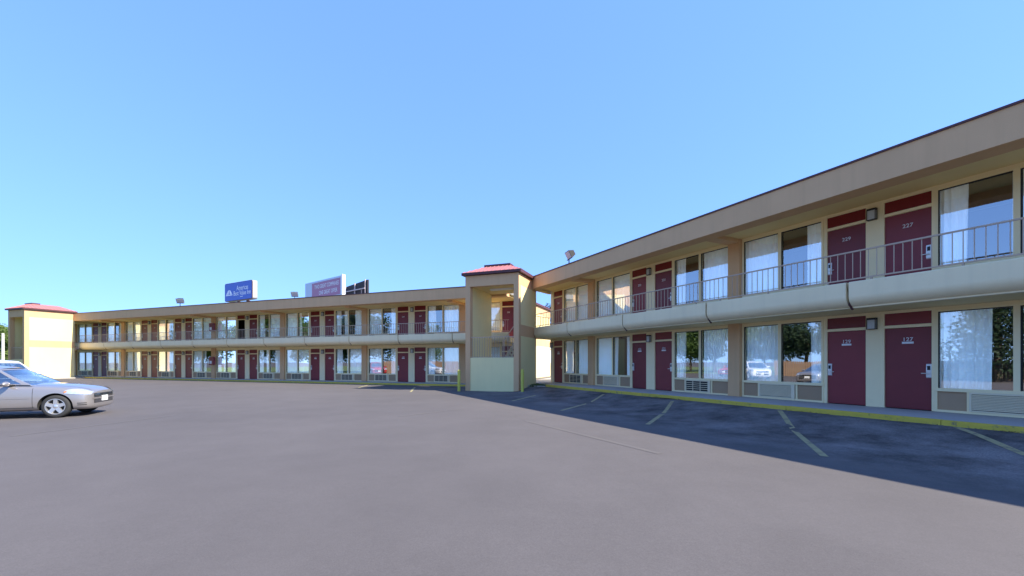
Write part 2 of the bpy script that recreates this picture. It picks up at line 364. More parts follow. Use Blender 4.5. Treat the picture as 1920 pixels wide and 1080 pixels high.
FL2 = 2.87
def build_wing(root, elems, x_lo, x_hi, P):
    """elems: list of (kind, x0, x1, opts) along the facade; x grows to the right seen from outside"""
    # --- wall: fills every gap between the openings, both storeys, plus lintels
    wall = MB()
    ops = sorted([(e[1], e[2]) for e in elems])
    for k, zb in ((0, 0.0), (1, FL2)):
        top = P['ceil1'] if k == 0 else P['ceil2']
        x = x_lo
        for a, b_ in ops + [(x_hi, x_hi)]:
            if a - x > 0.005: wall.box(x, a, 0.0, 0.12, zb, top)
            x = max(x, b_)
        for a, b_ in ops:
            wall.box(a, b_, 0.0, 0.12, zb+2.41, top)
    wall.build('wall', M['trim'], root)
    # --- shell behind the facade
    body = MB()
    if P.get('shell'): P['shell'](body)
    body.build('shell_wall', M['cream'], root)
    room = MB()
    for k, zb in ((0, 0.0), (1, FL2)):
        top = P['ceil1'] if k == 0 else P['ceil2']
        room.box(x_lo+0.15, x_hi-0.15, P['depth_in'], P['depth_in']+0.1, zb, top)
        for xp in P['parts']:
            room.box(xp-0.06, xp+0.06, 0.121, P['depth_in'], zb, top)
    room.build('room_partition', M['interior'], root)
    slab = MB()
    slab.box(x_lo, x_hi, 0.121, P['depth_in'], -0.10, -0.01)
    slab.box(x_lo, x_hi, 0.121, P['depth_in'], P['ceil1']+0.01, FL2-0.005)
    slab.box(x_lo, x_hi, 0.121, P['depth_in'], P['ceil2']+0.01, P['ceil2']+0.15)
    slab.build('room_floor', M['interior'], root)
    # --- openings
    for kind, x0, x1, opt in elems:
        for k, zb in ((0, 0.0), (1, FL2)):
            o_ = opt.get(k, {})
            if o_ is None: continue
            if kind == 'door':
                xc = (x0+x1)/2; sx = (x1-x0)/0.88
                lock_right = opt.get('lock') == 'R'
                if o_.get('open'):
                    d = place(DOOR, 'door', root, (x1 if not lock_right else x0, 0.07, zb), R(-80) if not lock_right else R(80)); d['label'] = 'door standing open into the dark room'
                    d.location.y = 0.5; d.location.x = x1-0.05
                else:
                    d = place(DOOR, 'door', root, (xc, 0.045, zb), scale=(sx, 1, 1))
                    lx = (0.44-0.055) if lock_right else -(0.44-0.055)
                    place(LOCK, 'lock_plate', d, (lx, 0, 0.96))
                    place(LOCKW, 'card_slot', d, (lx, 0, 0.96))
                    h = place(LEVER, 'handle', d, (lx, 0, 0.96))
                    if not lock_right: h.scale = (-1, 1, 1)
                    num = o_.get('num')
                    if num:
                        t_ = add_text('room_number', num, 0.135, M['white'], d, (0, -0.006, 1.735 if k == 0 else 1.70))
                        if k == 0: place(PLATE, 'door_sign', d, (0, 0, 1.655))
                place(TRANS[k], 'transom_panel', root, (xc, 0.035, zb), scale=(sx, 1, 1))
                fr = MB(); fr.box(x0, x1, -0.015, 0.075, zb+2.032, zb+2.103)
                fr.build('door_frame', M['trim'], root)
            else:
                wd = x1-x0; f = MB()
                xm = x0 + wd*0.5
                f.box(x0, x1, -0.02, 0.07, 2.36, 2.408)                      # head
                f.box(x0, x0+0.05, -0.02, 0.07, 0.56, 2.36); f.box(x1-0.05, x1, -0.02, 0.07, 0.56, 2.36)
                f.box(xm-0.05, xm+0.05, -0.02, 0.07, 0.56, 2.36)
                f.box(x0, x1, -0.045, 0.12, 0.487, 0.56)                     # sill rail
                f.box(x0, x1, -0.03, 0.07, 0.002, 0.053)                     # bottom plate
                xa = x0 + 0.58; xb = xa + 1.14
                f.box(x0, x0+0.035, -0.02, 0.06, 0.053, 0.487); f.box(x1-0.035, x1, -0.02, 0.06, 0.053, 0.487)
                f.box(xa-0.045, xa-0.002, -0.02, 0.06, 0.053, 0.487); f.box(xb, xb+0.05, -0.02, 0.06, 0.053, 0.487)
                wo = f.build('window', M['trim'], root, loc=(0, 0, zb))
                for a, b_ in ((x0+0.05, xm-0.05), (xm+0.05, x1-0.05)):
                    MB().add([(a,0.03,0.56),(b_,0.03,0.56),(b_,0.03,2.36),(a,0.03,2.36)], [(0,1,2,3)]).build('pane', M['glass'], wo)
                    gk = MB(); gk.box(a, a+0.018, -0.012, 0.026, 0.56, 2.36).box(a+0.018, b_, -0.012, 0.026, 2.342, 2.36)
                    gk.build('gasket', M['dark'], wo)
                for ca, cb in o_.get('cur', [(0.0, 0.5), (0.5, 1.0)]):
                    place(curtain_mesh(x0+0.02+ca*(wd-0.04), x0+0.02+cb*(wd-0.04)), 'curtain', wo)
                for a, b_ in ((x0+0.035, xa-0.045), (xb+0.05, x1-0.035)):
                    MB().box(a, b_, 0.01, 0.05, 0.053, 0.487).build('spandrel_panel', M['spandrel'], root, loc=(0, 0, zb))
                hs, bk, sl_ = ACM[o_.get('ac', 'grid')]
                a = place(hs, 'air_conditioner', root, (xa, 0.005, zb))
                place(bk, 'grille_backing', a); place(sl_, 'grille', a)
    # --- columns and cross beams
    for xc in P['cols']:
        cl = MB(); cl.box(xc, xc+0.43, -0.13, 0.119, 0.001, P['ceil1']-0.001); cl.build('column', M['tan'], root)
        cl = MB(); cl.box(xc, xc+0.43, -0.13, 0.119, FL2+0.001, P['ceil2']-0.001); cl.build('column', M['tan'], root)
        cb = MB(); cb.box(xc+0.02, xc+0.41, -P['over']+0.552, -0.131, P['ceil2']-0.13, P['ceil2']-0.002); cb.build('cross_beam', M['tan'], root)
    # --- balcony beams, one precast piece after another
    bd, bt, bb = P['beam_d'], P['beam_top'], P['beam_bot']
    prof = [(-bd, bt-0.02), (-bd+0.02, bt), (-bd+0.17, bt), (-bd+0.19, bt-0.02), (-bd+0.19, bb+0.0), (-bd+0.36, bb)]
    hh = bt-bb
    for i in range(0, 9):
        t = math.pi/2*i/8
        prof.append((-bd+0.34*(1-math.sin(t)), bb + 0.27*(1-math.cos(t))))
    prof = [p for p in prof if p != (-bd+0.36, bb)]
    js = P['joints']
    for a, b_ in zip(js[:-1], js[1:]):
        MB().xprism(prof, a+0.03, b_-0.03).build('balcony_beam', M['beam'], root, smooth=True, sharp=40)
        # railing bay on this piece
        r = MB(); zt = bt+0.72
        r.box(a, b_, -bd+0.062, -bd+0.098, zt-0.0165, zt+0.0165)
        ro = r.build('railing', M['rail'], root)
        MB().box(a+0.004, b_-0.004, -bd+0.066, -bd+0.094, bt+0.055, bt+0.085).build('bottom_rail', M['rail'], ro)
        ba = MB(); k = int(round((b_-a)/0.158)); st_ = (b_-a)/k
        for i in range(k):
            x = a + (i+0.5)*st_; ba.box(x-0.007, x+0.007, -bd+0.073, -bd+0.087, bt+0.085, zt-0.0165)
        ba.build('balusters', M['rail'], ro)
        po = MB()
        for x in (a+0.45, (a+b_)/2, b_-0.45): po.box(x-0.016, x+0.016, -bd+0.058, -bd+0.102, bt-0.10, bt+0.054)
        po.build('rail_posts', M['rail'], ro)
    for j in js[1:-1]:
        MB().box(j-0.0295, j+0.0295, -bd+0.16, -bd+0.185, bb+0.05, bt-0.03).bar((j, -bd+0.10, bb+0.10), (j, -bd+0.24, bb-0.03), 0.026, 8).build('drain_spout', M['cap'], root)
    fs = MB(); fs.prism(P['deck'], P['ceil1']+0.002, FL2-0.002); fs.build('balcony_floor', M['soffit'], root)
    # --- roof
    ov = P['over']; fb, ft = P['fas_bot'], P['fas_top']
    fa = MB(); fa.prism(P['fascia'], fb, ft-0.045); fa.build('fascia', M['tan'], root)
    cp = MB(); cp.prism(P['cap'], ft-0.044, ft); cp.build('roof_edge', M['cap'], root)
    ce = MB(); ce.prism(P['ceiling'], P['ceil2'], P['ceil2']+0.009); ce.build('soffit', M['soffit'], root)
    rf = MB(); rf.prism(P['roof'], P['ceil2']+0.16, ft-0.10); rf.build('roof', M['flat_roof'], root)

CU = lambda *a: {'cur': list(a)}
# ------------------------------------------------------------------ right wing
RWING = tag(empty('motel_wing', OR, AR), 'near two storey motel wing on the right with doors 127 and 227', 'building', 'motel wings')
def W(x0, x1, lo, up, ac='grid'):
    lo = dict(lo); up = dict(up); lo['ac'] = ac; up['ac'] = ac
    return ('window', x0, x1, {0: lo, 1: up})
def D(x0, x1, lock, n1, n2, **kw):
    a = {0: {'num': n1}, 1: {'num': n2}, 'lock': lock}
    for k, v in kw.items(): a[int(k[1])].update(v)
    return ('door', x0, x1, a)
CL = CU((0, .5), (.5, 1))
relems = [
    D(-3.46, -2.56, 'R', '135', '235'),
    W(-2.38, -0.02, CU((0, .33), (.52, 1)), CL),
    W(0.53, 3.01, CU((0, .49), (.51, .62), (.84, 1)), CL, 'louvre'),
    D(3.08, 3.96, 'L', '133', '233'), D(4.45, 5.37, 'R', '131', '231'),
    W(5.48, 7.96, CU((0, .19), (.52, 1)), CU((0, .19), (.52, 1)), 'grid'),
    W(8.44, 10.92, CU((0, .48), (.84, 1)), CU((0, .48), (.80, 1)), 'louvre'),
    D(11.01, 11.94, 'L', '129', '229'), D(12.34, 13.26, 'R', '127', '227'),
    W(13.33, 15.90, CU((0, .35),), CU((0, .20), (.465, .49), (.52, 1)), 'louvre'),
    W(16.45, 18.93, CL, CL, 'louvre'),
    D(19.0, 19.9, 'L', '125', '225'), D(20.4, 21.3, 'R', '123', '223'),
    W(21.4, 23.88, CL, CL, 'louvre')]
XH = 24.5
# tower wall position in world (front right corner) and where it meets the right fascia
TW0 = lw(6.03, -5.35); TWD = Vector((0.3487, 0.9372, 0))
def r_local(p):
    q = p - OR; return (q.x*0.4534 - q.y*0.8913, q.x*0.8913 + q.y*0.4534)
def hit_tower(d):                                   # where the line y = -d of the right wing meets the tower wall plane
    k = -(r_local(TW0)[1] + d) / (r_local(TW0+TWD)[1] - r_local(TW0)[1])
    p = TW0 + TWD*k + Vector((0.9372, -0.3487, 0))*0.012
    return r_local(p)
hf = hit_tower(2.0); hfi = hit_tower(1.45); hb = hit_tower(1.79); hbi = hit_tower(1.6); hback = r_local(TW0 + TWD*2.95 + Vector((0.9372, -0.3487, 0))*0.012)
def rshell(b):
    b.box(-3.77, -3.62, 0.121, 8.0, -0.1, 5.37); b.box(XH-0.15, XH, 0.121, 8.0, -0.1, 5.37)
    b.box(-3.62, XH-0.15, 7.85, 8.0, -0.1, 5.37)
PR = dict(ceil1=2.48, ceil2=5.36, depth_in=3.2, parts=[-3.3, 0.215, 4.2, 8.2, 12.14, 16.18, 20.15], cols=[0.0, 7.97, 15.95, 23.95], shell=rshell,
          beam_d=1.79, beam_top=3.08, beam_bot=2.47, over=2.0, fas_bot=5.17, fas_top=5.85,
          joints=[hb[0]+0.02, 0.55, 4.48, 8.41, 12.34, 16.27, 20.2, XH],
          deck=[(hbi[0], -1.6), (XH, -1.6), (XH, -0.001), (-3.75, -0.001), (hback[0], hback[1])],
          fascia=[(hf[0], -2.0), (XH, -2.0), (XH, -1.45), (hfi[0], -1.45)],
          cap=[(hf[0]-0.01, -2.03), (XH, -2.03), (XH, -1.40), (hfi[0], -1.40)],
          ceiling=[(hfi[0], -1.449), (XH, -1.449), (XH, 0.118), (-3.77, 0.118), (hback[0], hback[1])],
          roof=[(hfi[0], -1.448), (XH, -1.448), (XH, 8.0), (-3.77, 8.0), (-3.77, 0.13), (hback[0], hback[1])])
build_wing(RWING, relems, -3.77, XH, PR)
# far edge of the corner deck: fascia strip and rail between stair tower and wing end
a_ = Vector((hback[0], hback[1], 0)); b_ = Vector((-3.76, 0.0, 0)); dv = (b_-a_).normalized(); nv = Vector((-dv.y, dv.x, 0))
def along(mb, z0, z1, t0, t1, off):
    p = [a_+nv*(off+t0), b_+nv*(off+t0), b_+nv*(off+t1), a_+nv*(off+t1)]
    mb.prism([(q.x, q.y) for q in p][::-1] if True else p, z0, z1)
q = MB(); along(q, 5.20, 5.84, 0.01, 0.12, 0); q.build('rear_fascia', M['cream'], RWING)
q = MB(); along(q, 2.49, 3.05, 0.01, 0.10, 0); q.build('rear_beam', M['beam'], RWING)
q = MB()
for z in (3.12, 3.78): q.bar(a_+nv*0.05+Vector((0,0,z)), b_+nv*0.05+Vector((0,0,z)), 0.014)
kk = 9
for i in range(kk+1):
    p = a_.lerp(b_, i/kk)+nv*0.05; q.bar(p+Vector((0,0,3.06)), p+Vector((0,0,3.78)), 0.0085)
q.build('rear_railing', M['rail'], RWING)

# ------------------------------------------------------------------ left wing
LWING = tag(empty('motel_wing', OL, AL), 'long two storey motel wing on the left, stretching between two stair towers', 'building', 'motel wings')
lel = []
rnd = random.Random(5)
def rc():
    k = rnd.random()
    if k < 0.40: return CL
    if k < 0.60: return CU((0, .5), (.52, .62), (.88, 1))
    if k < 0.80: return CU((0, .22), (.40, .49), (.51, 1))
    return CU((0, .18), (.30, .48), (.70, 1))
num = [137]
def nn():
    num[0] += 2; return str(num[0]-2)
def pair(s):   # s = left wing coordinate of the pair start, measured leftwards
    a, b_ = nn(), nn()
    return [D(-(s+0.90), -s, 'R', a, '2'+a[1:]), D(-(s+2.30), -(s+1.40), 'L', b_, '2'+b_[1:])]
# behind the stair tower
lel += [D(3.0, 3.86, 'L', '136', '236'), W(0.43, 2.90, CU((0, .3), (.42, 1)), CU((.3, 1),))]
spec = {0: (CU((0, .22), (.40, .49), (.51, 1)), CU((0, .26), (.47, 1)), CU((0, .49), (.80, 1)), CU((0, .49), (.80, 1)))}
for k, s in enumerate((0.04, 8.0, 15.95, 23.85)):
    r_ = [rc() for _ in range(4)]
    if k == 0: r_ = [CU((0, .22), (.50, 1)), CU((0, .24), (.5, 1)), CU((0, .49), (.80, 1)), CU((0, .49), (.78, 1))]
    lel.append(W(-(s+2.50), -s-0.02, r_[0], r_[1]))
    pr = pair(s+2.62)
    lel += pr
    lel.append(W(-(s+7.42), -(s+5.02), r_[2], r_[3]) if k < 3 else W(-31.0, -28.95, r_[2], r_[3]))
lel[-1] = W(-31.12, -28.87, CL, CU((0, .42), (.55, 1)))
# open upstairs doorway
for e in lel:
    if e[0] == 'door' and abs(-e[2]-19.97) < 0.25: e[3][1]['open'] = True
lel += pair(31.20)
lel += [W(-35.85, -33.60, CL, CL), W(-38.80, -36.40, CU((0, .5), (.6, .8)), CU((0, .45), (.7, 1)))]
lel += pair(38.90)
lel += [W(-43.70, -41.30, CL, CL), W(-46.8, -44.35, CL, CL)]
lel += pair(46.9)
def lshell(b):
    b.box(4.08, 4.2, 0.121, 2.4, -0.1, 5.27); b.box(2.4, 4.2, 2.4, 2.52, -0.1, 5.27); b.box(2.28, 2.4, 2.4, 8.0, -0.1, 5.27)
    b.box(-49.5, -49.35, 0.121, 8.0, -0.1, 5.27); b.box(-49.35, 2.28, 7.85, 8.0, -0.1, 5.27)
js = [0.47 - 3.97*i for i in range(0, 14)][::-1]
js = [j for j in js if j > -49.0]; js = [-49.5] + js + [4.2]
PL = dict(ceil1=2.59, ceil2=5.28, depth_in=2.38, parts=[3.9, 0.215, -4.2, -7.75, -11.9, -15.7, -19.8, -23.6, -27.7, -36.1, -40.0, -44.0], cols=[0.0, -7.98, -15.93, -23.83, -36.33, -44.28],
          shell=lshell, beam_d=2.0, beam_top=3.17, beam_bot=2.60, over=2.4, fas_bot=5.235, fas_top=5.945, joints=js,
          deck=[(-49.5, -1.81), (4.2, -1.81), (4.2, -0.001), (-49.5, -0.001)],
          fascia=[(-49.5, -2.4), (4.2, -2.4), (4.2, -1.85), (-49.5, -1.85)],
          cap=[(-49.5, -2.43), (4.2, -2.43), (4.2, -1.80), (-49.5, -1.80)],
          ceiling=[(-49.5, -1.849), (4.2, -1.849), (4.2, 0.118), (-49.5, 0.118)],
          roof=[(-49.5, -1.848), (4.2, -1.848), (4.2, 2.52), (2.4, 2.52), (2.4, 8.0), (-49.5, 8.0)])
build_wing(LWING, lel, -49.5, 4.2, PL)

# ------------------------------------------------------------------ wall lanterns
def lantern(loc, rz, label):
    o = tag(empty('wall_lantern', loc, rz), label, 'lamp', 'black wall lanterns between the room doors')
    b = MB(); b.box(-0.10, 0.10, -0.115, 0.0, 0.10, 0.15).box(-0.10, 0.10, -0.02, 0.0, -0.15, 0.10).box(-0.10, 0.10, -0.115, -0.021, -0.15, -0.135)
    for x in (-0.10, 0.085): b.box(x, x+0.015, -0.115, -0.10, -0.135, 0.10)
    b.build('housing', M['black'], o)
    MB().box(-0.084, 0.084, -0.098, -0.022, -0.134, 0.099).build('lens', M['frost'], o)
ords = ['first', 'second', 'third', 'fourth', 'fifth', 'sixth', 'seventh']
for k, (s, tx) in enumerate(((4.16, 'doors 131 and 133'), (12.10, 'doors 127 and 129'))):
    lantern(rw(s, -0.002, 2.18), AR, 'black wall lantern downstairs between the %s doors of the near wing' % ('far pair of' if k == 0 else 'near pair of'))
    lantern(rw(s, -0.002, FL2+2.18), AR, 'black wall lantern upstairs between the %s doors of the near wing' % ('far pair of' if k == 0 else 'near pair of'))
for k, s in enumerate((2.62, 10.58, 18.55, 26.45, 31.2, 38.9)):
    for fl in (0, 1):
        lantern(lw(-(s+1.10), -0.002, fl*FL2+2.18), AL, 'black wall lantern %s, %s door pair left of the central stair tower' % ('upstairs' if fl else 'on the ground floor', ords[k]))
lantern(rw(-3.62, -0.002, 2.18), AR, 'black wall lantern on the ground floor corner at the near wing\'s far end')

# ------------------------------------------------------------------ stair towers
def tower(name, label, x1, yf, wid, dep, closed=False, z0=-0.2, eave=5.87, ground=-0.6):
    """x1 right side, yf front, in left-wing coordinates; local origin front right corner, world heights"""
    p = lw(x1, yf); o = tag(empty(name, (p.x, p.y, 0), AL), label, 'tower', 'stair towers with red hipped roofs')
    B1, B2, C1 = 2.62, 3.20, 5.22       # band heights
    for xa, xb, xo in ((-0.22, 0.0, 0.0), (-wid, -wid+0.22, -wid)):
        wl = MB().box(xa, xb, 0.30, dep, ground, eave-0.02).build('side_wall', M['cream'], o)
        for a, b_ in ((B1, B2), (C1, eave-0.021)):
            MB().box(min(xo, xo+(0.005 if xo == 0 else -0.005)), max(xo, xo+(0.005 if xo == 0 else -0.005)), 0.30, dep+0.002, a, b_).build('colour_band', M['tan'], wl)
    MB().box(-0.27, 0.004, -0.004, 0.299, ground, C1).build('pillar', M['tan'], o)
    MB().box(-wid-0.004, -wid+0.27, -0.004, 0.299, ground, C1).build('pillar', M['tan'], o)
    MB().box(-wid-0.004, 0.004, -0.004, 0.299, C1+0.001, eave-0.02).build('header', M['tan'], o)
    MB().box(-wid+0.221, -0.221, 0.30, dep, C1+0.03, C1+0.12).build('ceiling', M['soffit'], o)
    MB().box(-wid+0.221, -0.221, dep-0.3, dep, C1+0.121, eave-0.02).build('rear_header', M['tan'], o)
    if closed:
        MB().box(-wid+0.271, -0.271, 0.05, 0.2, ground, C1).build('front_wall', M['cream'], o)
    else:
        MB().box(-wid+0.271, -0.271, 0.02, 0.17, ground, 1.52).build('parapet', M['cream'], o)
        MB().box(-wid+0.28, -0.28, 0.171, 1.25, 1.30, 1.42).build('landing', M['concrete'], o)
        r = MB(); r.box(-wid+0.271, -0.271, 0.07, 0.105, 2.56, 2.60); ro = r.build('railing', M['rail'], o)
        b = MB(); k = int((wid-0.56)/0.135)
        for i in range(k):
            x = -wid+0.29 + (i+0.5)*(wid-0.58)/k; b.box(x-0.008, x+0.008, 0.079, 0.096, 1.56, 2.559)
        b.box(-wid+0.271, -0.271, 0.075, 0.10, 1.535, 1.56); b.build('balusters', M['rail'], ro)
        # upper flight on the right side, rising to the balcony
        n_ = 8; y0, y1 = 1.25, dep+0.55; z1 = 2.77; st = MB()
        for i in range(n_):
            z = 1.42 + (z1-1.42)*(i+1)/n_; ya = y0 + (y1-y0)*i/n_; yb = ya + (y1-y0)/n_ + 0.03
            MB().box(-1.25, -0.26, ya, yb, z-0.05, z).build('stair_tread', M['tread'], o)
            for j in range(5): st.box(-1.22+0.215*j, -1.10+0.215*j, yb-0.032, yb-0.02, z, z+0.115)
        st.build('stair_risers', M['tread'], o)
        sg = MB()
        for x in (-1.30, -0.26): sg.add([(x,y0,1.30),(x,y1,2.62),(x,y1,2.86),(x,y0,1.52),(x+0.035,y0,1.30),(x+0.035,y1,2.62),(x+0.035,y1,2.86),(x+0.035,y0,1.52)],
                               [(0,1,2,3),(7,6,5,4),(0,4,5,1),(1,5,6,2),(2,6,7,3),(3,7,4,0)])
        sg.build('stringer', M['rail'], o)
        hr = MB(); hr.bar((-1.30,y0,2.45),(-1.30,y1,3.75),0.018).bar((-1.30,y0,1.42),(-1.30,y0,2.46),0.018).bar((-1.30,y1,2.7),(-1.30,y1,3.76),0.018)
        hr.bar((-1.30,y0+0.7,1.9),(-1.30,y0+0.7,2.86),0.012)
        hr.build('handrail', M['rail'], o)
        # lower flight on the left side
        for i in range(7):
            z = 1.30 - 0.19*(i+1); ya = 1.25 + 0.27*i
            MB().box(-wid+0.24, -wid+1.2, ya, ya+0.29, z-0.05, z).build('stair_tread', M['tread'], o)
        lf = MB(); lf.box(-wid*0.5-0.55, -wid*0.5+0.75, 1.1, 1.25, C1-0.06, C1+0.029); lf.build('ceiling_light', M['white'], o)
    # hipped metal roof with fascia and a small ridge vent
    e = 0.16; xa, xb, ya, yb = -wid-e, e, -e, dep+e
    if dep > wid+0.5: rg = [(-wid/2, wid/2), (-wid/2, dep-wid/2)]
    MB().prism([(xa,ya),(xb,ya),(xb,yb),(xa,yb)], eave, eave+0.13).build('roof_fascia', M['cap'], o)
    ins = 0.95; tz = eave+0.58; c = [(xa,ya,eave+0.131),(xb,ya,eave+0.131),(xb,yb,eave+0.131),(xa,yb,eave+0.131),
         (xa+ins,ya+ins,tz),(xb-ins,ya+ins,tz),(xb-ins,yb-ins,tz),(xa+ins,yb-ins,tz)]
    r = MB(); r.add(c, [(0,1,5,4),(1,2,6,5),(2,3,7,6),(3,0,4,7),(4,5,6,7)])
    ro = r.build('roof', M['metal_red'], o)
    rb = MB(); V = [Vector(q) for q in c]
    for i in range(4):
        A, B_, C_, D_ = V[i], V[(i+1)%4], V[4+(i+1)%4], V[4+i]
        n_ = int((B_-A).length/0.23); nrm = (B_-A).cross(D_-A).normalized()
        if nrm.z < 0: nrm = -nrm
        dirn = (B_-A).normalized(); Ln = (B_-A).length; up = ((D_-A) - dirn*(D_-A).dot(dirn)).normalized(); full = ((D_-A)-dirn*(D_-A).dot(dirn)).length
        for j in range(n_):
            t = (j+0.5)/n_*Ln; h = min(full, t*full/ins, (Ln-t)*full/ins)
            p = A + dirn*t; rb.bar(p + nrm*0.008 - up*0.03, p + up*h + nrm*0.008, 0.012)
    rb.build('roof_ribs', M['metal_red'], ro)
    MB().box(xa+ins-0.05, xb-ins+0.05, ya+ins-0.05, ya+ins+0.5, tz-0.02, tz+0.09).build('ridge_vent', M['cap'], ro)
    return o
tower('stair_tower', 'central open stair tower with low cream wall, between the two wings', 6.03, -5.35, 2.96, 2.95, eave=5.80)
tower('stair_tower', 'sunlit cream stair tower at the far left end, beside the parked cars', -39.05, -5.65, 2.65, 3.30)
tower('stair_tower', 'sunlit rear stair tower seen through the gap right of the central tower', 3.0, 5.5, 2.6, 6.2, closed=True)

# ------------------------------------------------------------------ pavements and kerbs
pv = MB(); pv.prism([tuple(rw(s, y).xy) for s, y in ((-1.2, -1.78), (XH, -1.78), (XH, 0.0), (-3.77, 0.0), (-3.77, -0.8), (-2.2, -1.78))], -0.4, OR.z-0.002)
pav = struct(pv.build('pavement', M['concrete']))
ks = -1.2; i = 0
while ks < XH-0.1:
    L_ = 3.05; e = min(XH, ks+L_)
    b = MB(); z1 = OR.z+random.uniform(-0.003, 0.003)
    b.prism([tuple(rw(s, y).xy) for s, y in ((ks+0.006, -1.94), (e-0.006, -1.94), (e-0.006, -1.79), (ks+0.006, -1.79))], -0.4, z1-0.02)
    b.prism([tuple(rw(s, y).xy) for s, y in ((ks+0.006, -1.925), (e-0.006, -1.925), (e-0.006, -1.79), (ks+0.006, -1.79))], z1-0.02, z1)
    b.build('kerb_stone', M['kerb'], pav); ks = e
# passage slab and ramp apron at the corner
q = MB(); q.prism([tuple(v.xy) for v in (rw(-3.78, 8.0), rw(-3.78, -0.81), rw(-2.22, -1.8), rw(-1.22, -1.94), rw(-2.6, -2.9), rw(-5.2, -2.75), lw(6.3, -2.4), lw(4.22, 0.3), lw(4.3, 12.0))][::-1], -0.5, 0.05)
struct(q.build('pavement', M['pale_concrete']))
q = MB(); q.prism([tuple(lw(x, y).xy) for x, y in ((-49.5, -1.75), (4.2, -1.75), (4.2, 0.0), (-49.5, 0.0))], -0.6, OL.z-0.002)
pav2 = struct(q.build('pavement', M['concrete']))
ks = -39.0
while ks < 3.1:
    e = min(3.2, ks+3.05)
    b = MB(); b.prism([tuple(lw(s, y).xy) for s, y in ((ks+0.006, -1.90), (e-0.006, -1.90), (e-0.006, -1.751), (ks+0.006, -1.751))], -0.6, OL.z+0.001)
    b.build('kerb_stone', M['kerb'], pav2); ks = e
# pale concrete foot of the far tower
q = MB(); q.prism([tuple(lw(x, y).xy) for x, y in ((-41.8, -5.9), (-38.2, -5.9), (-38.2, -2.0), (-41.8, -2.0))], -0.6, -0.12)
struct(q.build('pavement', M['pale_concrete']))
# grass patch between ramp and passage
M['grass'] = mat('grass_blades', (0.10, 0.13, 0.035), 0.8, var=0.3, scale=9)
gp = MB(); poly = [lw(6.13, -4.0), lw(6.13, -2.5), lw(7.6, -3.0), lw(7.3, -3.9)]
rg = random.Random(3)
def inpoly(p):
    s_ = [((poly[(i+1)%4]-poly[i]).x*(p.y-poly[i].y) - (poly[(i+1)%4]-poly[i]).y*(p.x-poly[i].x)) for i in range(4)]
    return all(v > 0 for v in s_) or all(v < 0 for v in s_)
for _ in range(9000):
    p = Vector((rg.uniform(min(v.x for v in poly), max(v.x for v in poly)), rg.uniform(min(v.y for v in poly), max(v.y for v in poly)), 0))
    if not inpoly(p): continue
    z = max(gz(p.x, p.y), -0.02)+0.02; a = rg.uniform(0, 6.28); h = rg.uniform(0.05, 0.11); dx, dy = math.cos(a)*0.012, math.sin(a)*0.012
    gp.add([(p.x-dx, p.y-dy, z-0.06), (p.x+dx, p.y+dy, z-0.06), (p.x+rg.uniform(-.03,.03), p.y+rg.uniform(-.03,.03), z+h)], [(0,1,2)])
o = stuff(gp.build('grass', M['grass'])); tag(o, 'small patch of green grass beside the central stair tower', 'grass')

# ------------------------------------------------------------------ bollards
for px, py, lb in ((860.5, 733.5, 'yellow bollard left of the central stair tower, by the long wing'), (979.5, 734.5, 'yellow bollard right of the central stair tower, by the ramp')):
    x, y = unproj(px, py); z = gz(x, y)
    b = MB(); b.lathe([(0.0,-0.1),(0.075,-0.1),(0.075,1.03),(0.068,1.07),(0.045,1.10),(0.0,1.115)], 20)
    tag(b.build('bollard', M['bollard'], smooth=True, loc=(x, y, z), sharp=50), lb, 'bollard', 'yellow bollards beside the stair tower')

# ------------------------------------------------------------------ fire cabinets on a column
for z, lb in ((1.15, 'maroon cabinet fixed to a ground floor column of the long wing'), (FL2+1.15, 'maroon cabinet fixed to an upstairs column of the long wing')):
    p = lw(-23.45, -0.14, z); o = tag(empty('extinguisher_cabinet', p, AL), lb, 'cabinet', 'maroon cabinets on a column')
    MB().box(-0.32, 0.16, -0.22, 0.0, 0.0, 0.68).build('case', M['maroon'], o)
    MB().box(-0.24, 0.02, -0.225, -0.2205, 0.10, 0.34).build('notice', M['white'], o)

# ------------------------------------------------------------------ floodlights on the roof
def flood(loc, rz, tilt, label, s=1.0):
    o = tag(empty('floodlight', loc, rz), label, 'floodlight', 'floodlights on the roof edge'); o.scale = (s, s, s)
    MB().bar((0,0,-0.25),(0,0,0.16),0.022,8).bar((-0.2,0,0.16),(0.2,0,0.16),0.015).build('bracket', M['black'], o)
    h = MB(); ca, sa = math.cos(tilt), math.sin(tilt)
    def P_(x, u, v): return (x, v*ca - u*sa*0 + u*(-sa)*0 + (-v*0), 0)
    me = MB()
    q = [(-0.22,-0.03,-0.16),(0.22,-0.03,-0.16),(0.22,-0.03,0.16),(-0.22,-0.03,0.16),(-0.13,0.20,-0.09),(0.13,0.20,-0.09),(0.13,0.20,0.09),(-0.13,0.20,0.09)]
    me.add(q, [(0,1,2,3),(7,6,5,4),(0,4,5,1),(1,5,6,2),(2,6,7,3),(3,7,4,0)])
    hd = me.build('housing', M['dark'], o, loc=(0, 0, 0.32)); hd.rotation_euler = (tilt, 0, 0)
    MB().box(-0.20, 0.20, -0.045, -0.031, -0.14, 0.14).build('lens', M['frost'], hd)
p = rw(0.66, -1.75, 5.85); flood(p + Vector((0,0,0.1)), AR-0.25, R(28), 'roof floodlight tilted up on a short pole above the near wing', 1.25)
p = lw(-24.8, -2.0, 5.95); flood(p + Vector((0,0,0.1)), AL+0.6, R(35), 'roof floodlight left of the blue sign on the long wing', 1.25)
p = lw(-12.35, -2.0, 5.95); flood(p + Vector((0,0,0.0)), AL+0.5, R(30), 'roof floodlight just left of the billboard on the long wing', 1.1)

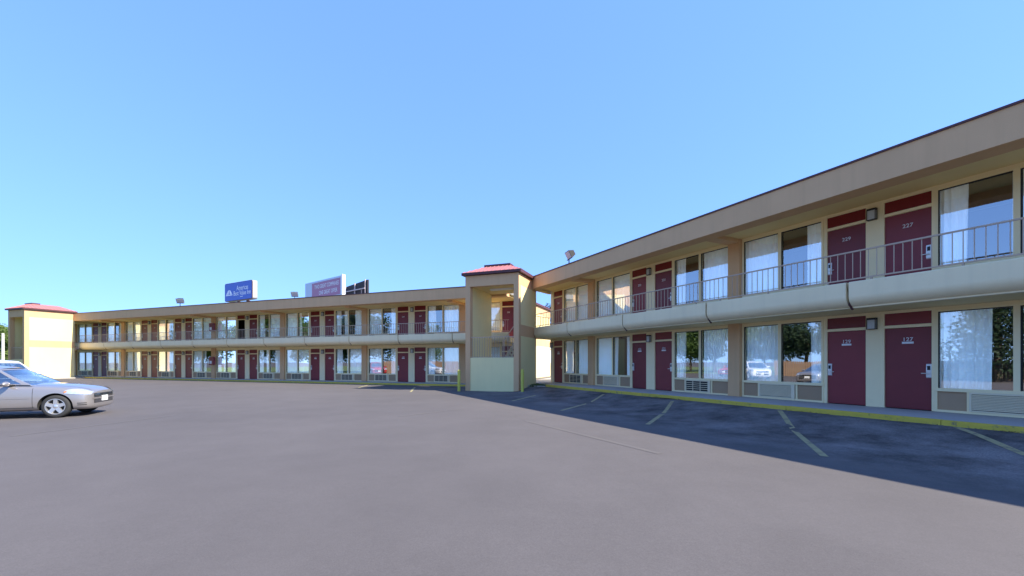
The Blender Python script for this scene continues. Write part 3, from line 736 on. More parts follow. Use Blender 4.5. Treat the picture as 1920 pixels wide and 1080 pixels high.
# ------------------------------------------------------------------ motel sign behind the roof
M['sign_blue'] = mat('sign_blue_face', (0.050, 0.105, 0.46), 0.35, var=0.04)
M['sign_grey'] = mat('sign_grey_side', (0.36, 0.36, 0.36), 0.5, var=0.25, scale=3)
M['sign_white'] = mat('sign_white_print', (0.85, 0.87, 0.9), 0.5, var=0.0)
Yc = 52.0; zc = CAMZ + 133.0/800*Yc
ang = math.atan2(-0.49, 0.87)
so = tag(empty('motel_sign', ((447.5-960)/800*Yc, Yc, 0), ang), 'blue motel sign with white lettering standing behind the long wing', 'sign')
Wd, Hd = 6.0, 2.25
def rrect(w_, h_, r, k=5):
    out = []
    for cx, cy, a0 in ((w_-r, h_-r, 0), (-w_+r, h_-r, 90), (-w_+r, -h_+r, 180), (w_-r, -h_+r, 270)):
        for i in range(k+1):
            t = R(a0+90*i/k); out.append((cx+r*math.cos(t), cy+r*math.sin(t)))
    return out
def plate(poly, y0, y1, z):
    n_ = len(poly); b = MB()
    b.add([(x,y0,z+q) for x,q in poly]+[(x,y1,z+q) for x,q in poly], [tuple(range(n_)), tuple(range(2*n_-1,n_-1,-1))]+[(i,n_+i,n_+(i+1)%n_,(i+1)%n_) for i in range(n_)])
    return b
plate(rrect(Wd/2, Hd/2, 0.22), 0.0, 0.55, zc).build('cabinet', M['sign_grey'], so)
plate(rrect(Wd/2-0.005, Hd/2-0.005, 0.22), -0.06, -0.002, zc).build('frame', M['cap'], so)
fc = plate(rrect(Wd/2-0.08, Hd/2-0.07, 0.16), -0.075, -0.061, zc).build('face', M['sign_blue'], so)
for s_, sz, x, z in (('Americas', 0.72, 0.95, 0.36), ('Best Value Inn', 0.70, 0.88, -0.26), ('Motel', 0.20, 0.75, -0.66)):
    if s_ == 'Motel': continue
    t_ = add_text('lettering', s_, sz, M['sign_white'], fc, (x, -0.085, zc+z)); t_.scale = (0.92, 1, 1.15)
MB().box(0.45, 1.05, -0.082, -0.0765, zc-0.72, zc-0.66).build('small_print', M['sign_white'], fc)
lg = MB()                       # fan-shaped emblem: sloping bars over a base line
for i in range(7):
    t = (i-3)/3.0; xb = t*0.62; xt = t*0.22
    if i == 3: continue
    h = 0.60 - 0.10*abs(t)
    lg.add([(xb-0.075,-0.085,0),(xb+0.075,-0.085,0),(xt+0.05,-0.085,h),(xt-0.05,-0.085,h),(xb-0.075,-0.0765,0),(xb+0.075,-0.0765,0),(xt+0.05,-0.0765,h),(xt-0.05,-0.0765,h)],
           [(0,1,2,3),(7,6,5,4),(0,4,5,1),(1,5,6,2),(2,6,7,3),(3,7,4,0)])
lg.box(-0.72, 0.72, -0.085, -0.0765, -0.12, -0.02)
lg.build('emblem', M['sign_white'], fc, loc=(-1.95, 0, zc-0.30))
MB().bar((-1.0,0.6,-1),(-1.0,0.6,zc-Hd/2),0.22,12).bar((1.0,0.6,-1),(1.0,0.6,zc-Hd/2),0.22,12).build('post', M['cap'], so)
# ------------------------------------------------------------------ billboard
M['bb_pink'] = mat('poster_pink', (0.50, 0.21, 0.31), 0.6, var=0.05)
M['bb_pale'] = mat('poster_pale', (0.62, 0.66, 0.80), 0.6, var=0.04)
M['bb_blue'] = mat('poster_blue', (0.12, 0.30, 0.62), 0.6, var=0.1)
M['bb_steel'] = mat('billboard_steel', (0.55, 0.45, 0.43), 0.6, var=0.1)
M['bb_dark'] = mat('billboard_back', (0.035, 0.028, 0.03), 0.8)
Yb = 80.0; xr = (641-960)/800*Yb
bo = tag(empty('billboard', (xr, Yb, 0), math.atan2(-0.62, 0.785)), 'large pink and white billboard behind the long wing, its second panel seen from the back', 'billboard')
ztop = CAMZ + (679-516)/800*Yb; hb_ = 5.2; Lb = 14.2
fp = MB().box(-Lb, 0, 0.0, 0.35, ztop-hb_, ztop).build('poster_panel', M['bb_pale'], bo)
MB().box(-Lb+2.9, -0.55, -0.03, -0.001, ztop-3.45, ztop-0.35).build('pink_field', M['bb_pink'], fp)
for s_, z, x in (('TWO GREAT COMPANIES', -1.25, -5.6), ('ONE GREAT OFFER', -2.55, -5.0)):
    t_ = add_text('lettering', s_, 1.0, M['sign_white'], fp, (x, -0.04, ztop+z)); t_.scale = (0.80, 1, 1.1)
b = MB()
for i, h in enumerate((0.9, 0.6, 1.2, 0.8, 0.5, 1.1, 0.7)): b.box(-Lb+0.2+0.36*i, -Lb+0.5+0.36*i, -0.02, -0.001, ztop-hb_+1.15, ztop-hb_+1.15+h)
b.build('blue_print', M['bb_blue'], fp)
MB().box(0.002, 0.35, -0.15, 0.5, ztop-hb_-0.2, ztop+0.15).build('edge_trim', M['white'], bo)
MB().bar((-4,2.5,-1),(-4,2.5,ztop-hb_),0.45,14).bar((-10,3.2,-1),(-10,3.2,ztop-hb_),0.45,14).build('post', M['bb_steel'], bo)
inv = bo.matrix_basis
def bl(px, Y, z): v = Matrix.Rotation(-bo.rotation_euler.z, 4, 'Z') @ (Vector(((px-960)/800*Y, Y, 0)) - Vector((xr, Yb, 0))); return Vector((v.x, v.y, z))
A, B_ = bl(689, 84, 0), bl(630, 97, 0)
zt2 = CAMZ + (679-524)/800*84
dr = (B_-A).normalized(); nr = Vector((-dr.y, dr.x, 0))
if (Matrix.Rotation(bo.rotation_euler.z, 4, 'Z') @ nr).y > 0: nr = -nr
pan = MB(); pan.add([A, B_, B_-nr*0.3, A-nr*0.3]+[], []); pan = MB()
pan.add([A+Vector((0,0,zt2-5)), B_+Vector((0,0,zt2-5)), B_+Vector((0,0,zt2)), A+Vector((0,0,zt2)), A-nr*.3+Vector((0,0,zt2-5)), B_-nr*.3+Vector((0,0,zt2-5)), B_-nr*.3+Vector((0,0,zt2)), A-nr*.3+Vector((0,0,zt2))],
        [(0,1,2,3),(7,6,5,4),(0,4,5,1),(1,5,6,2),(2,6,7,3),(3,7,4,0)])
pan.build('back_panel', M['bb_dark'], bo)
fr = MB()
def bp_(t, z, o_=0.25): return A + (B_-A)*t + nr*o_ + Vector((0, 0, zt2+z))
fr.bar(bp_(0.03,-5), bp_(0.03,0.1), 0.07); fr.bar(bp_(0.33,-2.2), bp_(0.33,0.0), 0.10); fr.bar(bp_(0.62,-5), bp_(0.62,0.0), 0.06)
fr.bar(bp_(0.02,-1.7,.4), bp_(0.85,-1.0,.4), 0.09); fr.bar(bp_(0.40,-2.6,.4), bp_(0.95,-2.4,.4), 0.09); fr.bar(bp_(0.13,-3.2), bp_(0.13,-1.6), 0.07)
fr.build('frame', M['bb_steel'], bo)
#CARS
# ------------------------------------------------------------------ cars
M['tyre'] = mat('tyre_rubber', (0.035, 0.035, 0.035), 0.8, var=0.15, scale=8)
M['rim'] = mat('alloy_rim', (0.72, 0.72, 0.72), 0.28, metal=0.8, var=0.03)
M['chrome'] = mat('chrome', (0.85, 0.85, 0.86), 0.12, metal=1.0, var=0.0)
M['lamp_lens'] = mat('headlamp_lens', (0.62, 0.64, 0.66), 0.12, metal=0.5, var=0.35, scale=14, coat=1.0)
M['amber'] = mat('amber_lens', (0.55, 0.20, 0.03), 0.2, coat=1.0)
M['tail_red'] = mat('tail_lens', (0.35, 0.01, 0.01), 0.2, coat=1.0)
M['car_glass'] = glass_mat('car_glass', 0.30, tint=(0.30, 0.36, 0.38))
M['paint_bronze'] = mat('bronze_silver_paint', (0.34, 0.315, 0.305), 0.28, metal=0.5, var=0.02, coat=1.0)
M['paint_white'] = mat('white_car_paint', (0.80, 0.80, 0.79), 0.35, var=0.01, coat=1.0)
M['paint_red'] = mat('red_car_paint', (0.42, 0.02, 0.02), 0.35, var=0.02, coat=1.0)
M['seat'] = mat('car_interior', (0.10, 0.095, 0.09), 0.9)

def interp(tab, x):
    for a, b in zip(tab[:-1], tab[1:]):
        if a[0] >= x >= b[0] or a[0] <= x <= b[0]:
            t = (x-a[0])/(b[0]-a[0]); return [p+(q-p)*t for p, q in zip(a, b)]
    return tab[0] if abs(x-tab[0][0]) < abs(x-tab[-1][0]) else tab[-1]

def car_body(tab, wheels, r, paint):
    b = MB(); rings = []
    for x, wv, zb, zs, zt in tab:
        half = [(0.0, zb), (0.72*wv, zb), (0.95*wv, zb+0.05), (0.995*wv, zb+0.16), (1.0*wv, zb+(zs-zb)*0.55), (0.985*wv, zs-0.10), (0.955*wv, zs-0.03), (0.88*wv, zs+0.012), (0.50*wv, zt-0.012), (0.0, zt)]
        ring = [(x, -y, z) for y, z in half] + [(x, y, z) for y, z in half[-2:0:-1]]
        rings.append(ring)
    k = len(rings[0])
    for ring in rings: b.v += ring
    for i in range(len(rings)-1):
        for j in range(k): b.f.append((i*k+j, i*k+(j+1) % k, (i+1)*k+(j+1) % k, (i+1)*k+j))
    b.f.append(tuple(range(k))); b.f.append(tuple(range((len(rings)-1)*k+k-1, (len(rings)-1)*k-1, -1)))
    me = b.mesh('body', paint, smooth=True)
    ob = bpy.data.objects.new('tmp', me); col.objects.link(ob)
    md = ob.modifiers.new('s', 'SUBSURF'); md.levels = 2; md.render_levels = 2
    cutters = []
    for wx, sg in wheels:
        c = MB(); n_ = 40; rr = r+0.055
        y0, y1 = (-1.2, -0.60) if sg < 0 else (0.60, 1.2)
        pr = [(wx+rr*math.cos(2*math.pi*i/n_), r+rr*math.sin(2*math.pi*i/n_)*1.0) for i in range(n_)]
        c.add([(x, y0, z) for x, z in pr]+[(x, y1, z) for x, z in pr], [tuple(range(n_)), tuple(range(2*n_-1, n_-1, -1))]+[(i, n_+i, n_+(i+1) % n_, (i+1) % n_) for i in range(n_)])
        co = bpy.data.objects.new('tmpc', c.mesh('c', M['dark'])); col.objects.link(co); cutters.append(co)
        bo_ = ob.modifiers.new('b', 'BOOLEAN'); bo_.object = co; bo_.operation = 'DIFFERENCE'; bo_.solver = 'EXACT'; bo_.material_mode = 'TRANSFER'
    dg = bpy.context.evaluated_depsgraph_get()
    out = bpy.data.meshes.new_from_object(ob.evaluated_get(dg)); out.name = 'body'
    for o in cutters+[ob]: bpy.data.objects.remove(o)
    out.polygons.foreach_set('use_smooth', [True]*len(out.polygons)); out.set_sharp_from_angle(angle=R(38))
    return out

def wheel_meshes(r):
    t = MB(); w_ = 0.105
    t.lathe([(r*0.66, -w_), (r*0.80, -w_-0.004), (r*0.93, -w_+0.004), (r*0.985, -w_+0.03), (r, -w_+0.06), (r, w_-0.06), (r*0.985, w_-0.03), (r*0.93, w_), (r*0.66, w_)], 40, 'y')
    tm = t.mesh('wheel', M['tyre'], smooth=True, sharp=50)
    b = MB(); b.lathe([(r*0.665, -w_+0.002), (r*0.69, -w_-0.006), (r*0.64, -w_-0.006), (r*0.615, -w_+0.03), (r*0.60, w_)], 40, 'y')
    for i in range(5):
        a = 2*math.pi*i/5+0.31; ca, sa = math.cos(a), math.sin(a)
        def P_(rad, off, y): return (ca*rad-sa*off, y, sa*rad+ca*off)
        b.add([P_(r*.10, -.050, -w_+.010), P_(r*.10, .050, -w_+.010), P_(r*.635, .040, -w_+.004), P_(r*.635, -.040, -w_+.004),
               P_(r*.10, -.058, -w_+.05), P_(r*.10, .058, -w_+.05), P_(r*.635, .052, -w_+.045), P_(r*.635, -.052, -w_+.045)],
              [(0,1,2,3),(7,6,5,4),(0,4,5,1),(1,5,6,2),(2,6,7,3),(3,7,4,0)])
    b.lathe([(0, -w_-0.002), (r*.13, -w_), (r*.19, -w_+.012), (r*.20, -w_+.05)], 20, 'y')
    rm = b.mesh('rim', M['rim'], smooth=True, sharp=30)
    d = MB(); d.lathe([(0, -w_+.075), (r*.62, -w_+.075)], 30, 'y'); dm = d.mesh('brake_disc', M['dark'])
    return tm, rm, dm

def decal(bvh, rows, cols_, fn, origin, direction, off, name, m, parent, smooth=True):
    """fn(u,v) gives a point; it is cast along direction onto the body and lifted off it a little"""
    b = MB(); idx = {}
    for i in range(rows+1):
        for j in range(cols_+1):
            p = Vector(fn(j/cols_, i/rows)); hit = bvh.ray_cast(p + origin, direction)
            if hit[0] is None: continue
            idx[(i, j)] = len(b.v); b.v.append(tuple(hit[0] + hit[1]*off))
    for i in range(rows):
        for j in range(cols_):
            q = [(i, j), (i, j+1), (i+1, j+1), (i+1, j)]
            if all(c in idx for c in q): b.f.append(tuple(idx[c] for c in q))
    if not b.f: return None
    me = b.mesh(name, m, smooth=smooth)
    # make normals face the caster
    if me.polygons and Vector(me.polygons[len(me.polygons)//2].normal).dot(direction) > 0: me.flip_normals()
    return place(me, name, parent)

def make_car(name, label, cat, paint, K, loc, head, group=None):
    o = tag(empty(name, loc, head), label, cat, group)
    r = K['r']; wx = K['axles']
    wheels = [(x, s) for x in wx for s in (-1, 1)]
    body_me = car_body(K['tab'], wheels, r, paint)
    bd = place(body_me, 'body', o)
    bm = bmesh.new(); bm.from_mesh(body_me); bvh = BVHTree.FromBMesh(bm); bm.free()
    # wheels
    tm, rm, dm = wheel_meshes(r)
    for x, s in wheels:
        wv = interp(K['tab'], x)[1]
        wh = place(tm, 'wheel', o, (x, s*(wv-0.125), r), R(180) if s > 0 else 0)
        place(rm, 'rim', wh); place(dm, 'brake_disc', wh)
        li = MB(); n_ = 24; rr = r+0.05
        y0 = s*0.58; y1 = s*(wv-0.02)
        pr = [(x+rr*math.cos(math.pi*i/n_), r+rr*math.sin(math.pi*i/n_)) for i in range(n_+1)]
        li.add([(a, y0, z) for a, z in pr]+[(a, y1, z) for a, z in pr], [(i, i+1, n_+2+i, n_+1+i) for i in range(n_)])
        li.add([(a, y0, z) for a, z in pr], [tuple(range(n_+1))])
        li.build('wheel_arch', M['dark'], o)
    # cabin: belt line, roof rail, crowned roof
    belt, rail = K['belt'], K['rail']
    def curve(tab, u):
        k = len(tab)-1; t = min(u*k, k-1e-6); i = int(t); f = t-i
        p = [Vector(tab[max(0, min(k, q))]) for q in (i-1, i, i+1, i+2)]
        return 0.5*((2*p[1]) + (p[2]-p[0])*f + (2*p[0]-5*p[1]+4*p[2]-p[3])*f*f + (3*p[1]-p[0]-3*p[2]+p[3])*f**3)
    def side(u, v, s, off=0.0):
        a, c = curve(belt, u), curve(rail, u); p = a.lerp(c, v); p.y += 0.045*math.sin(math.pi*v)*1.0 + off
        return Vector((p.x, s*p.y, p.z + off*0.25))
    def screen(u, v, front, off=0.0):      # u across -1..1
        e = 0.0 if front else 1.0
        a = side(e, v, 1); y = a.y*u; k = (1-u*u)
        sg = 1 if front else -1
        return Vector((a.x + sg*(0.13*k*(1-0.5*v)) + sg*off, y, a.z + 0.018*k*v + off*0.8))
    def roof(u, t):
        c = side(u, 1.0, 1); k = (1-t*t)
        return Vector((c.x + (0.065*k*(1-u)**4) - 0.065*k*u**4, c.y*t, c.z + K['crown']*k*(0.45+0.55*math.sin(math.pi*u))+0.018*k))
    cb = MB()
    def grid(fn, nu, nv):
        vs = [fn(i/nu, j/nv) for j in range(nv+1) for i in range(nu+1)]; q = nu+1
        cb.add(vs, [(j*q+i, j*q+i+1, (j+1)*q+i+1, (j+1)*q+i) for j in range(nv) for i in range(nu)])
    # pillars and frames only: strips round the openings, so the cabin stays see-through
    wins = K['wins']
    def sgrid(u0, u1, v0, v1, s, nu=6, nv=4): grid(lambda a, b: side(u0+(u1-u0)*a, v0+(v1-v0)*b, s), nu, nv)
    for s in (-1, 1):
        sgrid(0, 1, 0, 0.10, s, 24, 1); sgrid(0, 1, 0.90, 1, s, 24, 1)
        u = 0.0
        for a, b in wins+[(1.0, 1.0)]:
            sgrid(u, a, 0.10, 0.90, s, 3, 6); u = b
    for fr_ in (True, False):
        for a, b in ((-1, -0.93), (0.93, 1)): grid(lambda u, v: screen(a+(b-a)*u, v, fr_), 2, 6)
        for a, b in ((0, 0.05), (0.93, 1)): grid(lambda u, v: screen(-0.93+1.86*u, a+(b-a)*v, fr_), 12, 1)
    grid(lambda u, t: roof(u, -1+2*t), 16, 12)
    cabin = cb.build('cabin', paint, o, smooth=True, sharp=45)
    def pane(fn, nu, nv, nm='window'):
        b = MB(); vs = [fn(i/nu, j/nv) for j in range(nv+1) for i in range(nu+1)]; q = nu+1
        b.add(vs, [(j*q+i, j*q+i+1, (j+1)*q+i+1, (j+1)*q+i) for j in range(nv) for i in range(nu)])
        return b.build(nm, M['car_glass'], o, smooth=True)
    for s in (-1, 1):
        for a, b in wins: pane(lambda u, v: side(a-0.004+(b-a+0.008)*u, 0.09+0.82*v, s, -0.006), 6, 6)
    pane(lambda u, v: screen(-0.935+1.87*u, 0.03+0.92*v, True, -0.006), 14, 8, 'windscreen')
    pane(lambda u, v: screen(-0.935+1.87*u, 0.03+0.92*v, False, -0.006), 14, 8, 'rear_window')
    # dark trim round the side glass
    tr = MB()
    for s in (-1, 1):
        for i in range(24):
            tr.bar(side(i/24, 0.04, s, 0.004), side((i+1)/24, 0.04, s, 0.004), 0.009)
    tr.build('belt_trim', M['black'], o)
    # interior tub with seats
    it = MB(); zf = belt[0][2]
    it.box(belt[-1][0]+0.35, belt[0][0]-0.25, -0.66, 0.66, 0.35, zf-0.06)
    io = it.build('interior', M['seat'], o)
    for sx in K['seats']:
        for y in (-0.36, 0.36):
            b = MB(); b.add([(sx+.06, y-.22, zf-.3), (sx+.06, y+.22, zf-.3), (sx-.06, y+.22, zf+.18), (sx-.06, y-.22, zf+.18), (sx-.10, y-.22, zf-.3), (sx-.10, y+.22, zf-.3), (sx-.16, y+.22, zf+.18), (sx-.16, y-.22, zf+.18)],
                            [(0,1,2,3),(7,6,5,4),(0,4,5,1),(1,5,6,2),(2,6,7,3),(3,7,4,0)])
            b.box(sx-.15, sx-.06, y-.11, y+.11, zf+.20, zf+.36); b.build('seat', M['seat'], io)
    # mirrors
    for s in (-1, 1):
        b = MB(); n_ = 12; mc = Vector((K['mir'][0], s*K['mir'][1], K['mir'][2]))
        for i in range(7):
            t = -math.pi/2+math.pi*i/6
            for j in range(n_):
                a = 2*math.pi*j/n_; b.v.append((mc.x+0.075*math.cos(t)*math.cos(a)*(1 if math.cos(a) > 0 else .55), mc.y+s*0.135*math.sin(t), mc.z+0.075*math.cos(t)*math.sin(a)))
        b.f += [(i*n_+j, i*n_+(j+1) % n_, (i+1)*n_+(j+1) % n_, (i+1)*n_+j) for i in range(6) for j in range(n_)]
        mo = b.build('wing_mirror', paint, o, smooth=True)
        MB().bar((mc.x-.01, mc.y-s*.10, mc.z-.03), (mc.x+.06, mc.y-s*.24, mc.z-.07), 0.022).build('mirror_arm', M['black'], mo)
    # lamps, grille, seams laid on the body
    for s in (-1, 1):
        og, dr = Vector((0, s*2.0, 0)), Vector((0, -s, 0))
        hl = K['lamp']
        decal(bvh, 6, 14, lambda u, v: (hl[0]+(hl[1]-hl[0])*u, 0, (hl[2]-hl[6]*(1-u)**1.5*0 + (hl[3]-hl[2])*u) + v*(hl[4]*(0.15+0.85*math.sin(math.pi*min(1, 0.12+u*0.80))**0.7))), og, dr, 0.010, 'headlamp', M['lamp_lens'], o)
        decal(bvh, 3, 4, lambda u, v: (hl[0]-0.015+0.06*u, 0, hl[2]+0.015+0.02*u+v*hl[4]*0.3), og, dr, 0.014, 'indicator', M['amber'], o)
        for z in K['slots']:
            decal(bvh, 1, 10, lambda u, v: (K['slot_x'][0]+(K['slot_x'][1]-K['slot_x'][0])*u, 0, z+0.018*v), og, dr, 0.006, 'bumper_slot', M['black'], o)
        tl = K['tail']
        decal(bvh, 5, 6, lambda u, v: (tl[0]+(tl[1]-tl[0])*u, 0, tl[2]+(tl[3]-tl[2])*v), og, dr, 0.008, 'tail_lamp', M['tail_red'], o)
        for x0, x1 in K['seams']:
            decal(bvh, 14, 1, lambda u, v: (x0+(x1-x0)*v**2+0.009*u, 0, 0.30+(interp(K['tab'], x0)[3]-0.33)*v), og, dr, 0.003, 'door_seam', M['black'], o)
        decal(bvh, 1, 26, lambda u, v: (K['rock'][0]+(K['rock'][1]-K['rock'][0])*u, 0, 0.305+0.012*v), og, dr, 0.003, 'sill_seam', M['black'], o)
        decal(bvh, 1, 26, lambda u, v: (K['rock'][0]-.1+(K['rock'][1]-K['rock'][0])*u, 0, K['crease']+0.016*v), og, dr, 0.006, 'side_moulding', paint, o)
        for x in K['handles']:
            wv, zs = interp(K['tab'], x)[1], interp(K['tab'], x)[3]
            MB().box(x-0.10, x+0.10, s*(wv+0.030)-.012, s*(wv+0.030)+.012, zs-.16, zs-.125).box(x-0.10, x-.075, min(s*(wv-.02), s*(wv+.02)), max(s*(wv-.02), s*(wv+.02)), zs-.158, zs-.127).box(x+.075, x+.10, min(s*(wv-.02), s*(wv+.02)), max(s*(wv-.02), s*(wv+.02)), zs-.158, zs-.127).build('door_handle', paint, o)
    og, dr = Vector((4, 0, 0)), Vector((-1, 0, 0))
    for (ya, yb, za, zb) in K['grille']:
        decal(bvh, 6, 16, lambda u, v: (0, ya+(yb-ya)*u, za+(zb-za)*v), og, dr, 0.006, 'grille', M['black'], o)
        for q in range(1, 5):
            z = za+(zb-za)*q/5
            decal(bvh, 1, 16, lambda u, v: (0, ya+(yb-ya)*u, z-.005+.010*v), og, dr, 0.014, 'grille_bar', M['chrome'], o)
    za = K['badge_z']
    decal(bvh, 1, 16, lambda u, v: (0, -0.62+1.24*u, za+0.035*v), og, dr, 0.016, 'grille_bar', paint, o)
    xf = K['tab'][0][0]
    MB().box(xf+0.012, xf+0.03, -0.155, 0.155, K['plate_z'], K['plate_z']+0.155).build('licence_plate', M['white'], o)
    # bonnet shut line
    og, dr = Vector((0, 0, 3)), Vector((0, 0, -1))
    for s in (-1, 1):
        decal(bvh, 1, 18, lambda u, v: (K['hood'][0]+(K['hood'][1]-K['hood'][0])*u, s*(K['hood'][2]+(K['hood'][3]-K['hood'][2])*u+0.009*v), 0), og, dr, 0.003, 'bonnet_seam', M['black'], o)
    return o

SEDAN = dict(r=0.325, axles=(1.46, -1.40), crown=0.05,
    tab=[(2.20,.54,.30,.60,.68),(2.17,.70,.23,.665,.75),(2.10,.80,.20,.725,.80),(1.96,.855,.19,.785,.86),(1.72,.885,.19,.835,.91),(1.35,.895,.19,.875,.955),(.95,.895,.19,.895,.985),(.55,.895,.19,.92,1.0),
         (0,.895,.19,.935,.98),(-.8,.895,.19,.955,.98),(-1.4,.895,.19,.97,1.0),(-1.85,.88,.20,.98,1.05),(-2.2,.83,.24,.965,1.05),(-2.38,.74,.32,.90,1.0),(-2.42,.58,.42,.78,.88)],
    belt=[(.93,.795,.915),(.30,.83,.945),(-.45,.84,.965),(-1.25,.825,.985),(-1.98,.74,1.0)],
    rail=[(.12,.575,1.385),(-.15,.60,1.425),(-.60,.605,1.440),(-1.05,.585,1.425),(-1.42,.55,1.375)],
    wins=[(.075,.40),(.435,.72),(.745,.86)], seats=(-.15,-1.05), mir=(.50,1.00,.985),
    lamp=(1.66,2.16,.685,.635,.145,0,0), slots=(.395,.345), slot_x=(1.93,2.11), tail=(-2.25,-2.40,.70,.92),
    seams=((.98,.98),(-.12,-.12),(-1.02,-1.10)), rock=(1.02,-.95), crease=.56, handles=(.05,-.92), grille=((-.55,.55,.545,.66),(-.55,.55,.38,.49)), badge_z=.50,
    plate_z=.42, hood=(.98,2.11,.70,.50))
HX, HY = math.cos(R(22)), math.sin(R(22))
def car_at(px, py, head, axle, half):     # ground contact of the near front wheel
    x, y = unproj(px, py); c, s = math.cos(head), math.sin(head)
    return Vector((x - axle*c - half*s, y - axle*s + half*c, gz(x, y)))
hd = R(22)
p = car_at(107, 783.0, hd, 1.46, 0.78)
make_car('parked_car', 'silver bronze sedan parked at the left edge, its front facing right', 'car', M['paint_bronze'], SEDAN, p, hd)
VAN = dict(r=0.335, axles=(1.42, -1.45), crown=0.04,
    tab=[(2.30,.52,.38,.70,.74),(2.26,.72,.27,.80,.85),(2.12,.83,.23,.88,.93),(1.85,.885,.22,.945,1.0),(1.50,.905,.22,.98,1.05),(1.15,.91,.22,1.0,1.09),(.7,.915,.22,1.01,1.06),
         (0,.915,.22,1.02,1.03),(-.9,.915,.22,1.03,1.03),(-1.6,.91,.22,1.04,1.04),(-2.1,.88,.25,1.04,1.04),(-2.27,.80,.33,1.0,1.02),(-2.30,.66,.42,.92,.96)],
    belt=[(1.28,.80,1.02),(.55,.855,1.035),(-.5,.865,1.045),(-1.5,.85,1.06),(-2.22,.78,1.06)],
    rail=[(.32,.63,1.585),(.0,.655,1.635),(-.7,.66,1.655),(-1.5,.64,1.64),(-2.02,.60,1.58)],
    wins=[(.075,.34),(.37,.62),(.65,.90)], seats=(.15,-.8,-1.55), mir=(.78,1.02,1.10),
    lamp=(1.75,2.22,.78,.72,.17,0,0), slots=(.48,), slot_x=(1.95,2.2), tail=(-2.12,-2.28,.80,1.0),
    seams=((1.05,1.05),(-.05,-.05),(-1.1,-1.1)), rock=(1.0,-1.0), crease=.62, handles=(.1,-.9), grille=((-.5,.5,.66,.78),(-.55,.55,.42,.54)), badge_z=.585,
    plate_z=.48, hood=(1.25,2.2,.72,.55))
vx, vy = -21.35, 17.6
make_car('parked_car', 'white minivan parked behind the silver sedan, only its roof and windscreen showing', 'car', M['paint_white'], VAN, Vector((vx, vy, gz(vx, vy))), R(-25)).scale = (1, 1, 0.955)
rx, ry = -27.5, 20.0
make_car('parked_car', 'red sedan parked left of the white minivan, seen only in the window reflections', 'car', M['paint_red'], SEDAN, Vector((rx, ry, gz(rx, ry))), hd)
# ------------------------------------------------------------------ trees, fence, pole
def leaf_mat(name, c):
    m = mat(name, c, 0.6, var=0.35, scale=0.9); b = m.node_tree.nodes['Principled BSDF']
    t = m.node_tree
    tl = t.nodes.new('ShaderNodeBsdfTranslucent'); tl.inputs[0].default_value = (c[0]*1.2, c[1]*1.4, c[2]*0.7, 1)
    mx = t.nodes.new('ShaderNodeMixShader'); mx.inputs[0].default_value = 0.3
    t.links.new(b.outputs[0], mx.inputs[1]); t.links.new(tl.outputs[0], mx.inputs[2]); t.links.new(mx.outputs[0], t.nodes['Material Output'].inputs['Surface'])
    return m
M['leaf1'] = leaf_mat('leaf_green', (0.075, 0.125, 0.03)); M['leaf2'] = leaf_mat('leaf_dark', (0.03, 0.055, 0.022)); M['leaf3'] = leaf_mat('leaf_light', (0.12, 0.17, 0.04))
M['bark'] = mat('bark', (0.11, 0.085, 0.06), 0.95, var=0.3, scale=8, bump=0.6, bscale=14)
def tree(name, label, x, y, h, rad, kind, leaf, n=3600, seed=0, z=None):
    rg = random.Random(seed); z = gz(x, y) if z is None else z
    o = tag(empty(name, (x, y, z), rg.uniform(0, 6)), label, 'tree', 'trees around the car park')
    t = MB(); ht = h*(0.35 if kind == 'round' else 0.95)
    prev = Vector((0, 0, -0.3)); k = 5; r0 = 0.028*h
    for i in range(1, k+1):
        q = Vector((rg.uniform(-.1, .1)*h*.05*i, rg.uniform(-.1, .1)*h*.05*i, ht*i/k)); t.bar(prev, q, r0*(1-(i-1)/k*.55), 8, r0*(1-i/k*.55)); prev = q
    cl = []
    if kind == 'round':
        for i in range(26):
            a = rg.uniform(0, 6.283); zz = rg.uniform(-0.75, 1.0); rr = math.sqrt(max(0, 1-zz*zz*0.9))*rg.uniform(0.35, 1.0)
            c = Vector((math.cos(a)*rr*rad, math.sin(a)*rr*rad, h*0.62 + zz*h*0.36)); cl.append((c, rad*rg.uniform(0.22, 0.42)))
            if i < 12: t.bar(prev*rg.uniform(.75, 1), c, r0*.28, 6, r0*.06)
    else:
        for i in range(34):
            f = i/34; zz = h*(0.12+0.86*f); rr = rad*(1-f)**0.8+0.15; a = i*2.4
            c = Vector((math.cos(a)*rr*.65, math.sin(a)*rr*.65, zz)); cl.append((c, rr*0.55+0.12)); t.bar((0, 0, zz), c, r0*.15, 5, r0*.04)
    t.build('trunk', M['bark'], o)
    lf = MB(); per = n//len(cl); sz = rad*0.030+0.035
    for c, cr in cl:
        for _ in range(per):
            v = Vector((rg.gauss(0, 1), rg.gauss(0, 1), rg.gauss(0, .8))); v.normalize(); p = c + v*cr*rg.random()**0.4
            u = Vector((rg.gauss(0, 1), rg.gauss(0, 1), rg.gauss(0, .7))).normalized(); q = u.orthogonal().normalized(); s = sz*rg.uniform(.6, 1.4)
            lf.v += [tuple(p-u*s), tuple(p+q*s*.55), tuple(p+u*s), tuple(p-q*s*.55)]; k = len(lf.v); lf.f.append((k-4, k-3, k-2, k-1))
    me = bpy.data.meshes.new('crown'); me.from_pydata(lf.v, [], lf.f); me.materials.append(leaf)
    place(me, 'crown', o)
